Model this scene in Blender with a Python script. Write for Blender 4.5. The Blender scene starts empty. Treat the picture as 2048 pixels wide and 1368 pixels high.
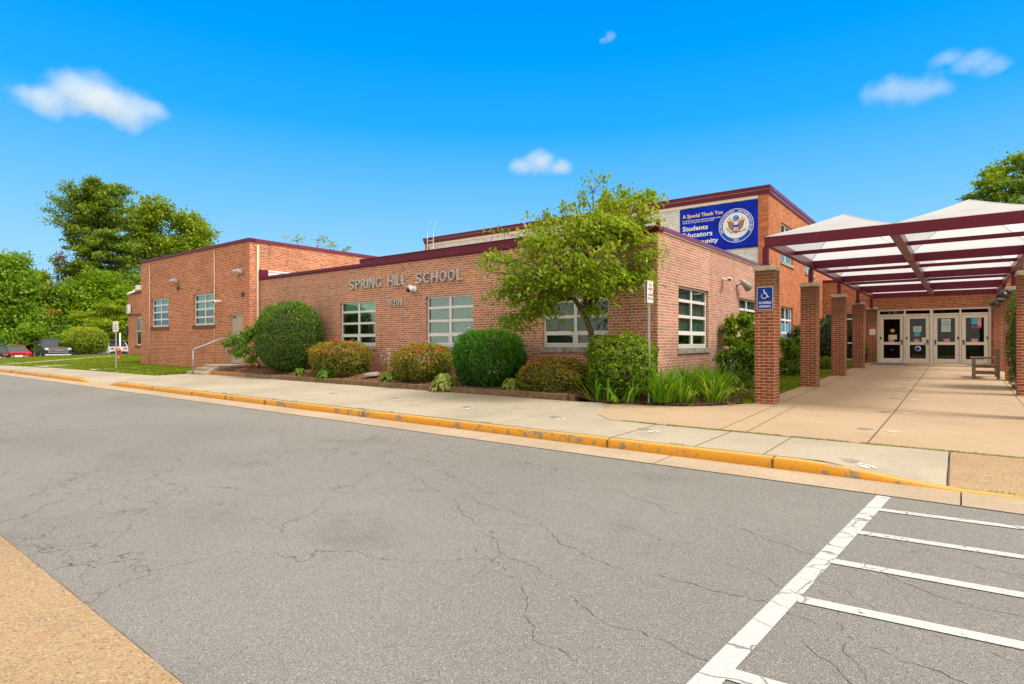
import bpy, bmesh, math, random
import numpy as np
from mathutils import Vector, Matrix
R = math.radians
rng = np.random.default_rng(7)
random.seed(7)
sc = bpy.context.scene
COL = sc.collection
PI = math.pi

# ------------------------------------------------------------------ camera, sky, sun, exposure
CC, SS = .7907, .6122                      # cosine and sine of the camera's turn from the building's grid
cam = bpy.data.cameras.new('camera')
cam.sensor_width = 36.0
cam.lens = 36.0 * 1160 / 2048
cam.clip_start, cam.clip_end = .05, 3000
camera = bpy.data.objects.new('camera', cam)
COL.objects.link(camera)
camera.location = (0, 0, 1.5)
camera.rotation_euler = (R(90), 0, math.atan2(SS, CC))
sc.camera = camera
sc.view_settings.view_transform = 'Standard'
sc.view_settings.look = 'None'
sc.view_settings.gamma = 1
sc.view_settings.exposure = .72
sc.cycles.use_denoising = True
sc.cycles.max_bounces = 8
sc.cycles.transparent_max_bounces = 16
sc.cycles.volume_bounces = 2
sc.cycles.caustics_reflective = False
sc.cycles.caustics_refractive = False

SUN_EL, SUN_AZ = R(52), R(4)               # azimuth counted from +X towards +Y
world = bpy.data.worlds.new('World')
sc.world = world
world.use_nodes = True
wn, wl = world.node_tree.nodes, world.node_tree.links
wn.clear()
wo = wn.new('ShaderNodeOutputWorld'); bg = wn.new('ShaderNodeBackground')
sky = wn.new('ShaderNodeTexSky'); sky.sky_type = 'NISHITA'; sky.sun_disc = False
sky.sun_elevation = SUN_EL; sky.sun_rotation = PI / 2 - SUN_AZ
sky.altitude = 0; sky.air_density = 1.0; sky.dust_density = .6; sky.ozone_density = 3.0
tc = wn.new('ShaderNodeTexCoord'); sep = wn.new('ShaderNodeSeparateXYZ')
wl.new(tc.outputs['Generated'], sep.inputs[0])
# deep clear blue ahead: tint of the sky by height above the horizon
ramp = wn.new('ShaderNodeValToRGB'); cr = ramp.color_ramp
cr.elements[0].position = 0; cr.elements[0].color = (.40, .72, 1.0, 1)
cr.elements[1].position = .52; cr.elements[1].color = (.0, .31, 1.0, 1)
for p_, c_ in ((.12, (.32, .67, 1.0, 1)), (.22, (.17, .565, 1.0, 1)), (.34, (.02, .425, 1.0, 1)), (.44, (.0, .36, 1.0, 1))):
    e_ = cr.elements.new(p_); e_.color = c_
wl.new(sep.outputs['Z'], ramp.inputs[0])
bw = wn.new('ShaderNodeRGBToBW'); wl.new(sky.outputs[0], bw.inputs[0])
lum = wn.new('ShaderNodeMath'); lum.operation = 'MULTIPLY_ADD'; lum.inputs[1].default_value = .10; lum.inputs[2].default_value = 6.0
wl.new(bw.outputs[0], lum.inputs[0])
blue = wn.new('ShaderNodeMix'); blue.data_type = 'RGBA'; blue.blend_type = 'MULTIPLY'; blue.inputs[0].default_value = 1
wl.new(ramp.outputs[0], blue.inputs[6]); wl.new(lum.outputs[0], blue.inputs[7])
# unseen bright cloud veil, added overhead and behind the viewer as fill light
fw = wn.new('ShaderNodeVectorMath'); fw.operation = 'DOT_PRODUCT'; fw.inputs[1].default_value = (-SS, CC, 0)
wl.new(tc.outputs['Generated'], fw.inputs[0])
m1 = wn.new('ShaderNodeMapRange'); m1.interpolation_type = 'SMOOTHSTEP'
m1.inputs[1].default_value = .56; m1.inputs[2].default_value = .80; wl.new(sep.outputs['Z'], m1.inputs[0])
m2 = wn.new('ShaderNodeMapRange'); m2.interpolation_type = 'SMOOTHSTEP'
m2.inputs[1].default_value = .42; m2.inputs[2].default_value = .05; wl.new(fw.outputs['Value'], m2.inputs[0])
mx = wn.new('ShaderNodeMath'); mx.operation = 'MAXIMUM'
wl.new(m1.outputs[0], mx.inputs[0]); wl.new(m2.outputs[0], mx.inputs[1])
veil = wn.new('ShaderNodeMix'); veil.data_type = 'RGBA'
wl.new(mx.outputs[0], veil.inputs[0]); wl.new(blue.outputs[2], veil.inputs[6])
veil.inputs[7].default_value = (8.0, 7.3, 6.2, 1)
wl.new(veil.outputs[2], bg.inputs[0]); bg.inputs[1].default_value = .10
wl.new(bg.outputs[0], wo.inputs[0])

sun = bpy.data.lights.new('sun', 'SUN'); sun.energy = 2.4; sun.angle = R(20); sun.color = (1, .94, .84)
sunob = bpy.data.objects.new('sun', sun); COL.objects.link(sunob)
sunob.location = (20, 5, 40)
sd = Vector((math.cos(SUN_EL) * math.cos(SUN_AZ), math.cos(SUN_EL) * math.sin(SUN_AZ), math.sin(SUN_EL)))
sunob.rotation_euler = sd.to_track_quat('Z', 'Y').to_euler()

# ------------------------------------------------------------------ materials
def new_mat(name):
    m = bpy.data.materials.new(name); m.use_nodes = True
    nt = m.node_tree; nt.nodes.clear()
    out = nt.nodes.new('ShaderNodeOutputMaterial')
    b = nt.nodes.new('ShaderNodeBsdfPrincipled')
    nt.links.new(b.outputs[0], out.inputs[0])
    return m, nt, b
def nd(nt, t, **kw):
    n = nt.nodes.new(t)
    for k, v in kw.items():
        if k.startswith('i_'):
            key = k[2:]; key = int(key) if key.isdigit() else key
            n.inputs[key].default_value = v
        else: setattr(n, k, v)
    return n
def ramp_node(nt, stops):
    r = nt.nodes.new('ShaderNodeValToRGB'); e = r.color_ramp.elements
    e[0].position, e[0].color = stops[0][0], (*stops[0][1], 1)
    e[1].position, e[1].color = stops[-1][0], (*stops[-1][1], 1)
    for p, c in stops[1:-1]:
        x = e.new(p); x.color = (*c, 1)
    return r
def mixc(nt, fac, a, b, mode='MIX'):
    m = nt.nodes.new('ShaderNodeMix'); m.data_type = 'RGBA'; m.blend_type = mode
    for i, v in ((0, fac), (6, a), (7, b)):
        if hasattr(v, 'is_linked') or hasattr(v, 'links'): nt.links.new(v, m.inputs[i])
        elif i == 0: m.inputs[0].default_value = v
        else: m.inputs[i].default_value = (*v, 1)
    return m.outputs[2]
def plain(name, col, rough=.6, metal=0, var=.12, scale=6, bump=0, spec=.5):
    m, nt, b = new_mat(name)
    t = nd(nt, 'ShaderNodeTexCoord'); n = nd(nt, 'ShaderNodeTexNoise', i_Scale=scale, i_Detail=4.0)
    nt.links.new(t.outputs['Object'], n.inputs['Vector'])
    r = ramp_node(nt, [(.25, [c * (1 - var) for c in col]), (.75, [min(1, c * (1 + var)) for c in col])])
    nt.links.new(n.outputs[0], r.inputs[0]); nt.links.new(r.outputs[0], b.inputs['Base Color'])
    b.inputs['Roughness'].default_value = rough; b.inputs['Metallic'].default_value = metal
    b.inputs['Specular IOR Level'].default_value = spec
    if bump:
        bp = nd(nt, 'ShaderNodeBump', i_Strength=bump, i_Distance=.01)
        nt.links.new(n.outputs[0], bp.inputs['Height']); nt.links.new(bp.outputs[0], b.inputs['Normal'])
    return m
def brick(name, stops, mortar, header=True, stain=None, rough=.85, msize=.0075, fade=.14):
    """stops: ramp of brick colours; common bond with a header course every sixth row, UV in metres"""
    m, nt, b = new_mat(name)
    uv = nd(nt, 'ShaderNodeUVMap')
    bt = nd(nt, 'ShaderNodeTexBrick', offset=.5, offset_frequency=2, squash=.5 if header else 1, squash_frequency=6)
    for k, v in (('Color1', (0, 0, 0, 1)), ('Color2', (1, 1, 1, 1)), ('Mortar', (.5, .5, .5, 1)), ('Scale', 1), ('Mortar Size', msize),
                 ('Mortar Smooth', .15), ('Bias', 0), ('Brick Width', .2065), ('Row Height', .0677)):
        bt.inputs[k].default_value = v
    nt.links.new(uv.outputs[0], bt.inputs['Vector'])
    r = ramp_node(nt, stops); nt.links.new(bt.outputs['Color'], r.inputs[0])
    n1 = nd(nt, 'ShaderNodeTexNoise', i_Scale=.55, i_Detail=5.0, i_Roughness=.6); nt.links.new(uv.outputs[0], n1.inputs['Vector'])
    n2 = nd(nt, 'ShaderNodeTexNoise', i_Scale=38.0, i_Detail=3.0); nt.links.new(uv.outputs[0], n2.inputs['Vector'])
    mp = nd(nt, 'ShaderNodeMapRange', i_1=.3, i_2=.7, i_3=1 - fade, i_4=1 + fade); nt.links.new(n1.outputs[0], mp.inputs[0])
    mp2 = nd(nt, 'ShaderNodeMapRange', i_1=.3, i_2=.7, i_3=.82, i_4=1.18); nt.links.new(n2.outputs[0], mp2.inputs[0])
    mm = nd(nt, 'ShaderNodeMath', operation='MULTIPLY'); nt.links.new(mp.outputs[0], mm.inputs[0]); nt.links.new(mp2.outputs[0], mm.inputs[1])
    c = mixc(nt, bt.outputs['Fac'], r.outputs[0], mortar)
    c = mixc(nt, 1.0, c, mm.outputs[0], 'MULTIPLY')
    mpv = nd(nt, 'ShaderNodeMapping'); mpv.inputs['Scale'].default_value = (2.2, .22, 1); nt.links.new(uv.outputs[0], mpv.inputs['Vector'])
    n3 = nd(nt, 'ShaderNodeTexNoise', i_Scale=1.0, i_Detail=6.0, i_Roughness=.65); nt.links.new(mpv.outputs[0], n3.inputs['Vector'])
    ms3 = nd(nt, 'ShaderNodeMapRange', i_1=.56, i_2=.74, i_3=0.0, i_4=.38); nt.links.new(n3.outputs[0], ms3.inputs[0])
    c = mixc(nt, ms3.outputs[0], c, (.15, .085, .06))      # rain streaks
    if stain:                                  # weather stain washed down from the cap / rising from the ground, ragged
        col, z0, z1 = stain
        sx = nd(nt, 'ShaderNodeSeparateXYZ'); nt.links.new(uv.outputs[0], sx.inputs[0])
        ns = nd(nt, 'ShaderNodeTexNoise', i_Scale=3.0, i_Detail=5.0); nt.links.new(uv.outputs[0], ns.inputs['Vector'])
        ad = nd(nt, 'ShaderNodeMath', operation='MULTIPLY_ADD', i_1=.9); nt.links.new(ns.outputs[0], ad.inputs[0]); nt.links.new(sx.outputs['Y'], ad.inputs[2])
        ms = nd(nt, 'ShaderNodeMapRange', i_1=z0 + .45, i_2=z1 + .45, i_3=0.0, i_4=.72); nt.links.new(ad.outputs[0], ms.inputs[0])
        c = mixc(nt, ms.outputs[0], c, col)
    nt.links.new(c, b.inputs['Base Color'])
    b.inputs['Roughness'].default_value = rough; b.inputs['Specular IOR Level'].default_value = .25
    bp = nd(nt, 'ShaderNodeBump', i_Strength=.5, i_Distance=.006, invert=True)
    nt.links.new(bt.outputs['Fac'], bp.inputs['Height']); nt.links.new(bp.outputs[0], b.inputs['Normal'])
    return m
def leaf_mat(name, stops, trans=.3, rough=.5):
    m, nt, b = new_mat(name)
    at = nd(nt, 'ShaderNodeAttribute', attribute_name='tone')
    r = ramp_node(nt, stops); nt.links.new(at.outputs['Fac'], r.inputs[0])
    nt.links.new(r.outputs[0], b.inputs['Base Color']); b.inputs['Roughness'].default_value = rough
    b.inputs['Specular IOR Level'].default_value = .3
    tr = nd(nt, 'ShaderNodeBsdfTranslucent')
    br = mixc(nt, 1.0, r.outputs[0], (1.35, 1.3, .6), 'MULTIPLY'); nt.links.new(br, tr.inputs[0])
    ms = nd(nt, 'ShaderNodeMixShader', i_0=trans)
    nt.links.new(b.outputs[0], ms.inputs[1]); nt.links.new(tr.outputs[0], ms.inputs[2])
    nt.links.new(ms.outputs[0], nt.nodes['Material Output'].inputs[0])
    return m
def ground_mat(name, stops, scale, speck=None, bump=.4, rough=.9, big=(.35, .15), extra=None):
    """object-space ground: fine grain, large mottling, optional stone speckle, optional extra(nt, colour, coord)->colour"""
    m, nt, b = new_mat(name)
    t = nd(nt, 'ShaderNodeTexCoord'); P = t.outputs['Object']
    n = nd(nt, 'ShaderNodeTexNoise', i_Scale=scale, i_Detail=6.0, i_Roughness=.7); nt.links.new(P, n.inputs['Vector'])
    r = ramp_node(nt, stops); nt.links.new(n.outputs[0], r.inputs[0]); c = r.outputs[0]
    g = nd(nt, 'ShaderNodeTexNoise', i_Scale=big[0], i_Detail=5.0, i_Roughness=.6); nt.links.new(P, g.inputs['Vector'])
    mp = nd(nt, 'ShaderNodeMapRange', i_1=.3, i_2=.7, i_3=1 - big[1], i_4=1 + big[1]); nt.links.new(g.outputs[0], mp.inputs[0])
    c = mixc(nt, 1.0, c, mp.outputs[0], 'MULTIPLY')
    if speck:
        for sc_, th, col in speck:
            v = nd(nt, 'ShaderNodeTexVoronoi', i_Scale=sc_); nt.links.new(P, v.inputs['Vector'])
            sx = nd(nt, 'ShaderNodeSeparateColor'); nt.links.new(v.outputs['Color'], sx.inputs[0])
            ms = nd(nt, 'ShaderNodeMapRange', i_1=th, i_2=th + .02); nt.links.new(sx.outputs[0], ms.inputs[0])
            c = mixc(nt, ms.outputs[0], c, col)
    if extra: c = extra(nt, c, P)
    nt.links.new(c, b.inputs['Base Color']); b.inputs['Roughness'].default_value = rough
    b.inputs['Specular IOR Level'].default_value = .2
    bp = nd(nt, 'ShaderNodeBump', i_Strength=bump, i_Distance=.006)
    nt.links.new(n.outputs[0], bp.inputs['Height']); nt.links.new(bp.outputs[0], b.inputs['Normal'])
    return m
def cracks(scale, width, warp, thresh, col, seed=0.0, mscale=.22):
    def f(nt, c, P):
        off = nd(nt, 'ShaderNodeVectorMath', operation='ADD'); off.inputs[1].default_value = (seed, seed * .7, 0); nt.links.new(P, off.inputs[0])
        w = nd(nt, 'ShaderNodeTexNoise', i_Scale=2.2, i_Detail=5.0); nt.links.new(off.outputs[0], w.inputs['Vector'])
        ws = nd(nt, 'ShaderNodeVectorMath', operation='SCALE'); ws.inputs['Scale'].default_value = warp; nt.links.new(w.outputs['Color'], ws.inputs[0])
        av = nd(nt, 'ShaderNodeVectorMath', operation='ADD'); nt.links.new(off.outputs[0], av.inputs[0]); nt.links.new(ws.outputs[0], av.inputs[1])
        v = nd(nt, 'ShaderNodeTexVoronoi', feature='DISTANCE_TO_EDGE', i_Scale=scale); nt.links.new(av.outputs[0], v.inputs['Vector'])
        e = nd(nt, 'ShaderNodeMapRange', i_1=0.0, i_2=width * scale, i_3=1.0, i_4=0.0); nt.links.new(v.outputs[0], e.inputs[0])
        k = nd(nt, 'ShaderNodeTexNoise', i_Scale=mscale, i_Detail=4.0); nt.links.new(off.outputs[0], k.inputs['Vector'])
        mk = nd(nt, 'ShaderNodeMapRange', i_1=thresh, i_2=thresh + .1); nt.links.new(k.outputs[0], mk.inputs[0])
        mu = nd(nt, 'ShaderNodeMath', operation='MULTIPLY'); nt.links.new(e.outputs[0], mu.inputs[0]); nt.links.new(mk.outputs[0], mu.inputs[1])
        return mixc(nt, mu.outputs[0], c, col)
    return f
def blot(scale, th, col, fac, soft=.12):
    def f(nt, c, P):
        k = nd(nt, 'ShaderNodeTexNoise', i_Scale=scale, i_Detail=7.0, i_Roughness=.68); nt.links.new(P, k.inputs['Vector'])
        mk = nd(nt, 'ShaderNodeMapRange', i_1=th, i_2=th + soft, i_3=0.0, i_4=fac); nt.links.new(k.outputs[0], mk.inputs[0])
        return mixc(nt, mk.outputs[0], c, col)
    return f
def chain(*fs):
    def f(nt, c, P):
        for g in fs: c = g(nt, c, P)
        return c
    return f
def worn(base, under, scale, thresh, name, edge=.04, rough=.7):
    """paint with chipped patches showing what is under it"""
    m, nt, b = new_mat(name)
    t = nd(nt, 'ShaderNodeTexCoord'); P = t.outputs['Object']
    n = nd(nt, 'ShaderNodeTexNoise', i_Scale=scale, i_Detail=8.0, i_Roughness=.7); nt.links.new(P, n.inputs['Vector'])
    g = nd(nt, 'ShaderNodeTexNoise', i_Scale=.7, i_Detail=2.0); nt.links.new(P, g.inputs['Vector'])
    ad = nd(nt, 'ShaderNodeMath', operation='MULTIPLY_ADD', i_1=.55); nt.links.new(g.outputs[0], ad.inputs[0]); nt.links.new(n.outputs[0], ad.inputs[2])
    ms = nd(nt, 'ShaderNodeMapRange', i_1=thresh, i_2=thresh + edge); nt.links.new(ad.outputs[0], ms.inputs[0])
    n2 = nd(nt, 'ShaderNodeTexNoise', i_Scale=60.0, i_Detail=3.0); nt.links.new(P, n2.inputs['Vector'])
    rb = ramp_node(nt, [(.3, [c * .82 for c in base]), (.7, [min(1, c * 1.1) for c in base])]); nt.links.new(n2.outputs[0], rb.inputs[0])
    ru = ramp_node(nt, [(.3, [c * .6 for c in under]), (.7, [c * 1.2 for c in under])]); nt.links.new(n2.outputs[0], ru.inputs[0])
    c = mixc(nt, ms.outputs[0], rb.outputs[0], ru.outputs[0])
    nt.links.new(c, b.inputs['Base Color']); b.inputs['Roughness'].default_value = rough
    return m
def glass_mat(name, tint=(.75, .90, .88), refl=.05, graz=.36):
    m, nt, b = new_mat(name)
    nt.nodes.remove(b)
    tr = nd(nt, 'ShaderNodeBsdfTransparent'); tr.inputs[0].default_value = (*tint, 1)
    gl = nd(nt, 'ShaderNodeBsdfGlossy'); gl.inputs['Roughness'].default_value = .02
    fr = nd(nt, 'ShaderNodeLayerWeight', i_Blend=.35)
    mp = nd(nt, 'ShaderNodeMapRange', i_1=0.0, i_2=1.0, i_3=refl * .6, i_4=graz); nt.links.new(fr.outputs['Fresnel'], mp.inputs[0])
    ms = nd(nt, 'ShaderNodeMixShader'); nt.links.new(mp.outputs[0], ms.inputs[0])
    nt.links.new(tr.outputs[0], ms.inputs[1]); nt.links.new(gl.outputs[0], ms.inputs[2])
    nt.links.new(ms.outputs[0], nt.nodes['Material Output'].inputs[0])
    return m

M = {}
M['brick_wing'] = brick('wing_brick', [(0, (.21, .135, .105)), (.13, (.28, .145, .10)), (.2, (.37, .13, .085)), (.6, (.45, .165, .106)), (1, (.52, .21, .135))], (.70, .53, .39), msize=.008)
M['brick_lit_side'] = brick('lit_side_brick', [(0, (.25, .16, .13)), (.15, (.34, .185, .14)), (.22, (.40, .175, .125)), (.6, (.46, .205, .15)), (1, (.51, .245, .175))], (.66, .52, .41), fade=.16)  # wing brick made paler and pinker: sunlight on the side put into its colour
M['brick_block'] = brick('block_brick', [(0, (.16, .05, .033)), (.22, (.36, .082, .040)), (.7, (.47, .122, .056)), (1, (.53, .17, .088))], (.66, .45, .29), msize=.009)
M['brick_rear'] = brick('rear_brick', [(0, (.33, .10, .045)), (.5, (.45, .145, .06)), (1, (.55, .19, .08))], (.50, .26, .14), msize=.004)
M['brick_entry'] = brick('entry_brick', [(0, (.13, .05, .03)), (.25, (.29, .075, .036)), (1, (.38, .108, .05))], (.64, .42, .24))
M['brick_white'] = brick('white_brick', [(0, (.62, .62, .60)), (1, (.78, .77, .73))], (.36, .36, .34), header=False, fade=.06)
M['brick_pillar'] = brick('pillar_brick', [(0, (.11, .06, .045)), (.12, (.21, .056, .034)), (.6, (.27, .07, .04)), (1, (.33, .095, .052))], (.62, .43, .27), header=False, msize=.006,
                          stain=((.105, .06, .03), 2.2, 2.85))
M['maroon'] = plain('maroon_paint', (.12, .008, .030), rough=.45, var=.08, scale=2, spec=.25)
M['maroon_lit'] = plain('maroon_paint_lit', (.16, .022, .055), rough=.35, var=.08, scale=2)  # lighter copy of the maroon paint, side light put into the colour
M['stone'] = plain('stone_cap', (.42, .36, .27), rough=.9, var=.3, scale=9, bump=.3)
M['sill'] = plain('weathered_sill', (.30, .28, .25), rough=.9, var=.55, scale=7, bump=.3)
M['brown_sill'] = plain('brown_brick_sill', (.16, .07, .04), rough=.9, var=.3)
M['frame'] = plain('window_frame_paint', (.68, .69, .72), rough=.45, var=.05)
M['frame_side'] = plain('cream_frame_paint', (.68, .67, .64), rough=.5, var=.06)
M['door_frame'] = plain('beige_door_paint', (.70, .66, .57), rough=.45, var=.06)
M['grey_door'] = plain('taupe_door_paint', (.40, .32, .25), rough=.5, var=.06)
M['glass'] = glass_mat('window_glass')
M['door_glass'] = glass_mat('door_glass', (.40, .39, .37), .05, .22)
M['blind_teal'] = plain('teal_shade', (.30, .58, .48), rough=.8, var=.08)
M['blind_grey'] = plain('grey_blind', (.20, .25, .24), rough=.7, var=.1)
M['blind_pale'] = plain('pale_blind', (.42, .47, .47), rough=.7, var=.1)
M['interior'] = plain('room_paint', (.16, .14, .12), rough=.9)
M['roof'] = plain('roof_membrane', (.45, .44, .42), rough=.9)
M['white'] = plain('white_paint', (.80, .80, .80), rough=.5, var=.04)
M['cream'] = plain('cream_paint', (.78, .66, .50), rough=.5, var=.05)
M['metal'] = plain('galvanised_metal', (.46, .48, .52), rough=.42, metal=.6, var=.12)
M['rail'] = plain('dull_rail_metal', (.30, .32, .35), rough=.5, metal=.5, var=.15)
M['letter'] = plain('letter_metal', (.47, .46, .455), rough=.45, metal=.15, var=.1)
M['black'] = plain('black_plastic', (.015, .015, .017), rough=.35)
M['dark'] = plain('dark_metal', (.05, .045, .04), rough=.5)
M['lampgrey'] = plain('grey_lamp_housing', (.42, .40, .40), rough=.4, var=.06)
M['lens'] = plain('lamp_lens', (.70, .66, .58), rough=.25)
M['fabric'] = None
M['wood'] = plain('weathered_timber', (.17, .105, .055), rough=.9, var=.45, scale=8, bump=.5)
M['wood_new'] = plain('tan_timber', (.36, .17, .055), rough=.85, var=.25, scale=8, bump=.4)
M['wood_green'] = plain('mossy_timber', (.19, .15, .07), rough=.9, var=.35, scale=8, bump=.5)
M['bench'] = plain('weathered_teak', (.22, .15, .11), rough=.8, var=.3, scale=10, bump=.3)
M['bark'] = plain('bark', (.11, .075, .05), rough=.95, var=.4, scale=18, bump=.8)
M['bark_dark'] = plain('dark_bark', (.06, .045, .03), rough=.95, var=.4, scale=10, bump=.6)
M['twig'] = plain('shrub_twigs', (.045, .032, .02), rough=.95, var=.5, scale=14)
M['rubber'] = plain('mat_rubber', (.15, .16, .18), rough=.95, var=.12, scale=40)
M['coir'] = plain('coir_mat', (.42, .26, .10), rough=.95, var=.25, scale=40)
M['signblue'] = plain('sign_blue', (.005, .040, .33), rough=.5, var=.06, spec=.15)
M['signwhite'] = plain('sign_white', (.80, .80, .80), rough=.4, var=.03)
M['signred'] = plain('sign_red', (.45, .03, .04), rough=.5)
M['signtext'] = plain('sign_dark_red', (.32, .06, .08), rough=.5)
M['banner'] = plain('banner_blue', (.003, .022, .40), rough=.7, var=.35, scale=2.2, spec=.12)
M['ring'] = plain('seal_ring_blue', (.008, .085, .55), rough=.6, var=.08, spec=.15)
M['gold'] = plain('seal_gold', (.55, .34, .10), rough=.5)
M['eagle'] = plain('seal_brown', (.30, .15, .07), rough=.6, var=.2, scale=30)
M['sealwhite'] = plain('seal_white', (.72, .76, .76), rough=.6, var=.03)
M['sealgreen'] = plain('seal_green', (.05, .20, .08), rough=.6)
M['peach'] = plain('peach_lettering', (.85, .60, .48), rough=.6, var=.03)
M['pink'] = plain('pink_paper', (.62, .27, .34), rough=.7, var=.05)
M['cyan'] = plain('cyan_paper', (.06, .38, .46), rough=.7, var=.08)
M['mint'] = plain('mint_paper', (.50, .68, .62), rough=.7, var=.05)
M['paper'] = plain('cream_paper', (.62, .60, .45), rough=.7, var=.05)
M['yellow'] = plain('yellow_sticker', (.55, .45, .03), rough=.6)
M['orange'] = plain('orange_paint', (.42, .085, .035), rough=.5)
m, nt, b = new_mat('canopy_fabric')
b.inputs['Base Color'].default_value = (.80, .80, .80, 1); b.inputs['Roughness'].default_value = .6
tr = nd(nt, 'ShaderNodeBsdfTranslucent'); tr.inputs[0].default_value = (.84, .88, .88, 1)
nz = nd(nt, 'ShaderNodeTexNoise', i_Scale=1.2, i_Detail=4.0); rp = ramp_node(nt, [(.25, (.56, .56, .53)), (.42, (.70, .73, .76)), (.7, (.75, .79, .83))])
nt.links.new(nz.outputs[0], rp.inputs[0]); nt.links.new(rp.outputs[0], b.inputs['Base Color'])
ms = nd(nt, 'ShaderNodeMixShader', i_0=.5); nt.links.new(b.outputs[0], ms.inputs[1]); nt.links.new(tr.outputs[0], ms.inputs[2])
nt.links.new(ms.outputs[0], nt.nodes['Material Output'].inputs[0]); M['fabric'] = m

M['asphalt'] = ground_mat('asphalt', [(.25, (.14, .13, .118)), (.5, (.225, .212, .193)), (.78, (.33, .312, .285))], 110, big=(.25, .13), bump=.8,
    speck=[(210, .90, (.40, .385, .36)), (260, .88, (.09, .085, .08)), (120, .993, (.52, .50, .46))],
    extra=chain(blot(.6, .56, (.12, .11, .10), .35), blot(2.5, .66, (.09, .085, .08), .4), cracks(.55, .0072, .9, .45, (.075, .07, .065), 0, .16), cracks(1.4, .0048, .5, .48, (.085, .08, .075), 13.7, .20)))
M['concrete'] = ground_mat('grey_tan_concrete', [(.25, (.35, .30, .225)), (.75, (.47, .405, .31))], 45, big=(.5, .14), bump=.35,
    speck=[(85, .96, (.26, .22, .17))], extra=chain(blot(.9, .55, (.25, .225, .19), .4), blot(4.5, .68, (.20, .17, .14), .5, .05)))
M['plaza'] = ground_mat('tan_plaza_concrete', [(.25, (.38, .275, .18)), (.75, (.48, .352, .235))], 45, big=(.35, .13), bump=.3,
    speck=[(85, .97, (.28, .20, .13))], extra=chain(blot(.7, .55, (.31, .22, .14), .45), blot(1.6, .60, (.50, .38, .27), .35), blot(5, .70, (.16, .115, .08), .6, .04)))
M['gutter'] = ground_mat('gutter_concrete', [(.25, (.38, .29, .20)), (.75, (.50, .39, .27))], 55, big=(.8, .14), bump=.4,
    speck=[(75, .94, (.27, .20, .14))], extra=cracks(.8, .006, .5, .6, (.16, .12, .09), 3.1, .5))
M['aggregate'] = ground_mat('exposed_aggregate', [(.3, (.31, .20, .105)), (.7, (.47, .315, .175))], 90, big=(.5, .16), bump=.9,
    speck=[(105, .82, (.50, .36, .22)), (95, .90, (.24, .17, .115)), (120, .93, (.28, .26, .24))], extra=blot(1.2, .55, (.24, .16, .095), .45))
M['kerb_top'] = worn((.60, .37, .085), (.36, .29, .20), 6.0, .80, 'faded_yellow_paint', edge=.12)
M['kerb'] = worn((.58, .25, .008), (.25, .19, .13), 7.0, .825, 'chipped_yellow_paint')
M['line'] = worn((.54, .54, .52), (.17, .162, .15), 26, .875, 'worn_white_line_paint', edge=.06)
nt = M['line'].node_tree; b = nt.nodes['Principled BSDF']; lk = b.inputs['Base Color'].links[0].from_socket
tcn = nd(nt, 'ShaderNodeTexCoord'); c_ = cracks(3.2, .008, .35, .42, (.12, .115, .105), 4.4, .5)(nt, lk, tcn.outputs['Object']); nt.links.new(c_, b.inputs['Base Color'])
M['joint'] = plain('pavement_joint', (.12, .08, .05), rough=.95)
M['crackline'] = plain('crack_dirt', (.085, .078, .07), rough=.95)
M['pawwhite'] = plain('faded_white_paint', (.62, .58, .50), rough=.8, var=.1, scale=30)
M['pawgrey'] = plain('faded_grey_paint', (.31, .265, .22), rough=.8, var=.15, scale=30)
M['lawn'] = ground_mat('lawn_soil', [(.25, (.11, .15, .014)), (.75, (.23, .25, .03))], 30, big=(.6, .2), bump=1.0)
M['mulch'] = ground_mat('mulch_bed', [(.25, (.11, .055, .035)), (.75, (.30, .16, .105))], 40, big=(1.2, .2), bump=1.0)
M['chips'] = leaf_mat('mulch_chips', [(0, (.08, .035, .022)), (.6, (.26, .125, .08)), (1, (.42, .24, .15))], trans=0, rough=.9)
M['earth'] = ground_mat('distant_ground', [(.3, (.05, .07, .015)), (.7, (.10, .12, .03))], 3, big=(.05, .3), bump=.3)
# foliage
M['l_pine'] = leaf_mat('pine_needles', [(0, (0.0675, 0.1266, 0.0169)), (0.5, (0.1604, 0.2616, 0.0236)), (1, (0.3037, 0.4219, 0.0422))], .28)
M['l_decid'] = leaf_mat('tree_leaves', [(0, (0.0828, 0.1656, 0.011)), (0.5, (0.2346, 0.345, 0.0193)), (1, (0.4968, 0.5244, 0.0345))], .38)
M['l_maple'] = leaf_mat('bright_leaves', [(0, (0.078, 0.168, 0.0072)), (0.5, (0.192, 0.336, 0.0144)), (1, (0.396, 0.516, 0.024))], .42)
M['l_dark'] = leaf_mat('dark_leaves', [(0, (0.0604, 0.1466, 0.0138)), (0.5, (0.1466, 0.2846, 0.0207)), (1, (0.3105, 0.4657, 0.0345))], .34)
M['l_dog'] = leaf_mat('dogwood_leaves', [(0, (.065, .15, .008)), (.5, (.18, .295, .012)), (1, (.40, .45, .03))], .45, .42)
M['l_yew'] = leaf_mat('yew_needles', [(0, (.03, .085, .006)), (.5, (.07, .18, .012)), (1, (.20, .32, .016))], .26)
M['l_boxyew'] = leaf_mat('deep_green_needles', [(0, (.018, .09, .005)), (.5, (.04, .19, .008)), (1, (.14, .38, .014))], .28)
M['l_azalea'] = leaf_mat('azalea_leaves', [(0, (0.0575, 0.0862, 0.0138)), (0.3, (0.138, 0.1667, 0.0184)), (0.6, (0.276, 0.276, 0.0253)), (0.8, (0.46, 0.322, 0.0345)), (0.92, (0.552, 0.161, 0.0403)), (1, (0.483, 0.0575, 0.0403))], .32)
M['l_euo'] = leaf_mat('euonymus_leaves', [(0, (.055, .13, .006)), (.5, (.15, .28, .014)), (1, (.36, .45, .035))], .38)
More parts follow.
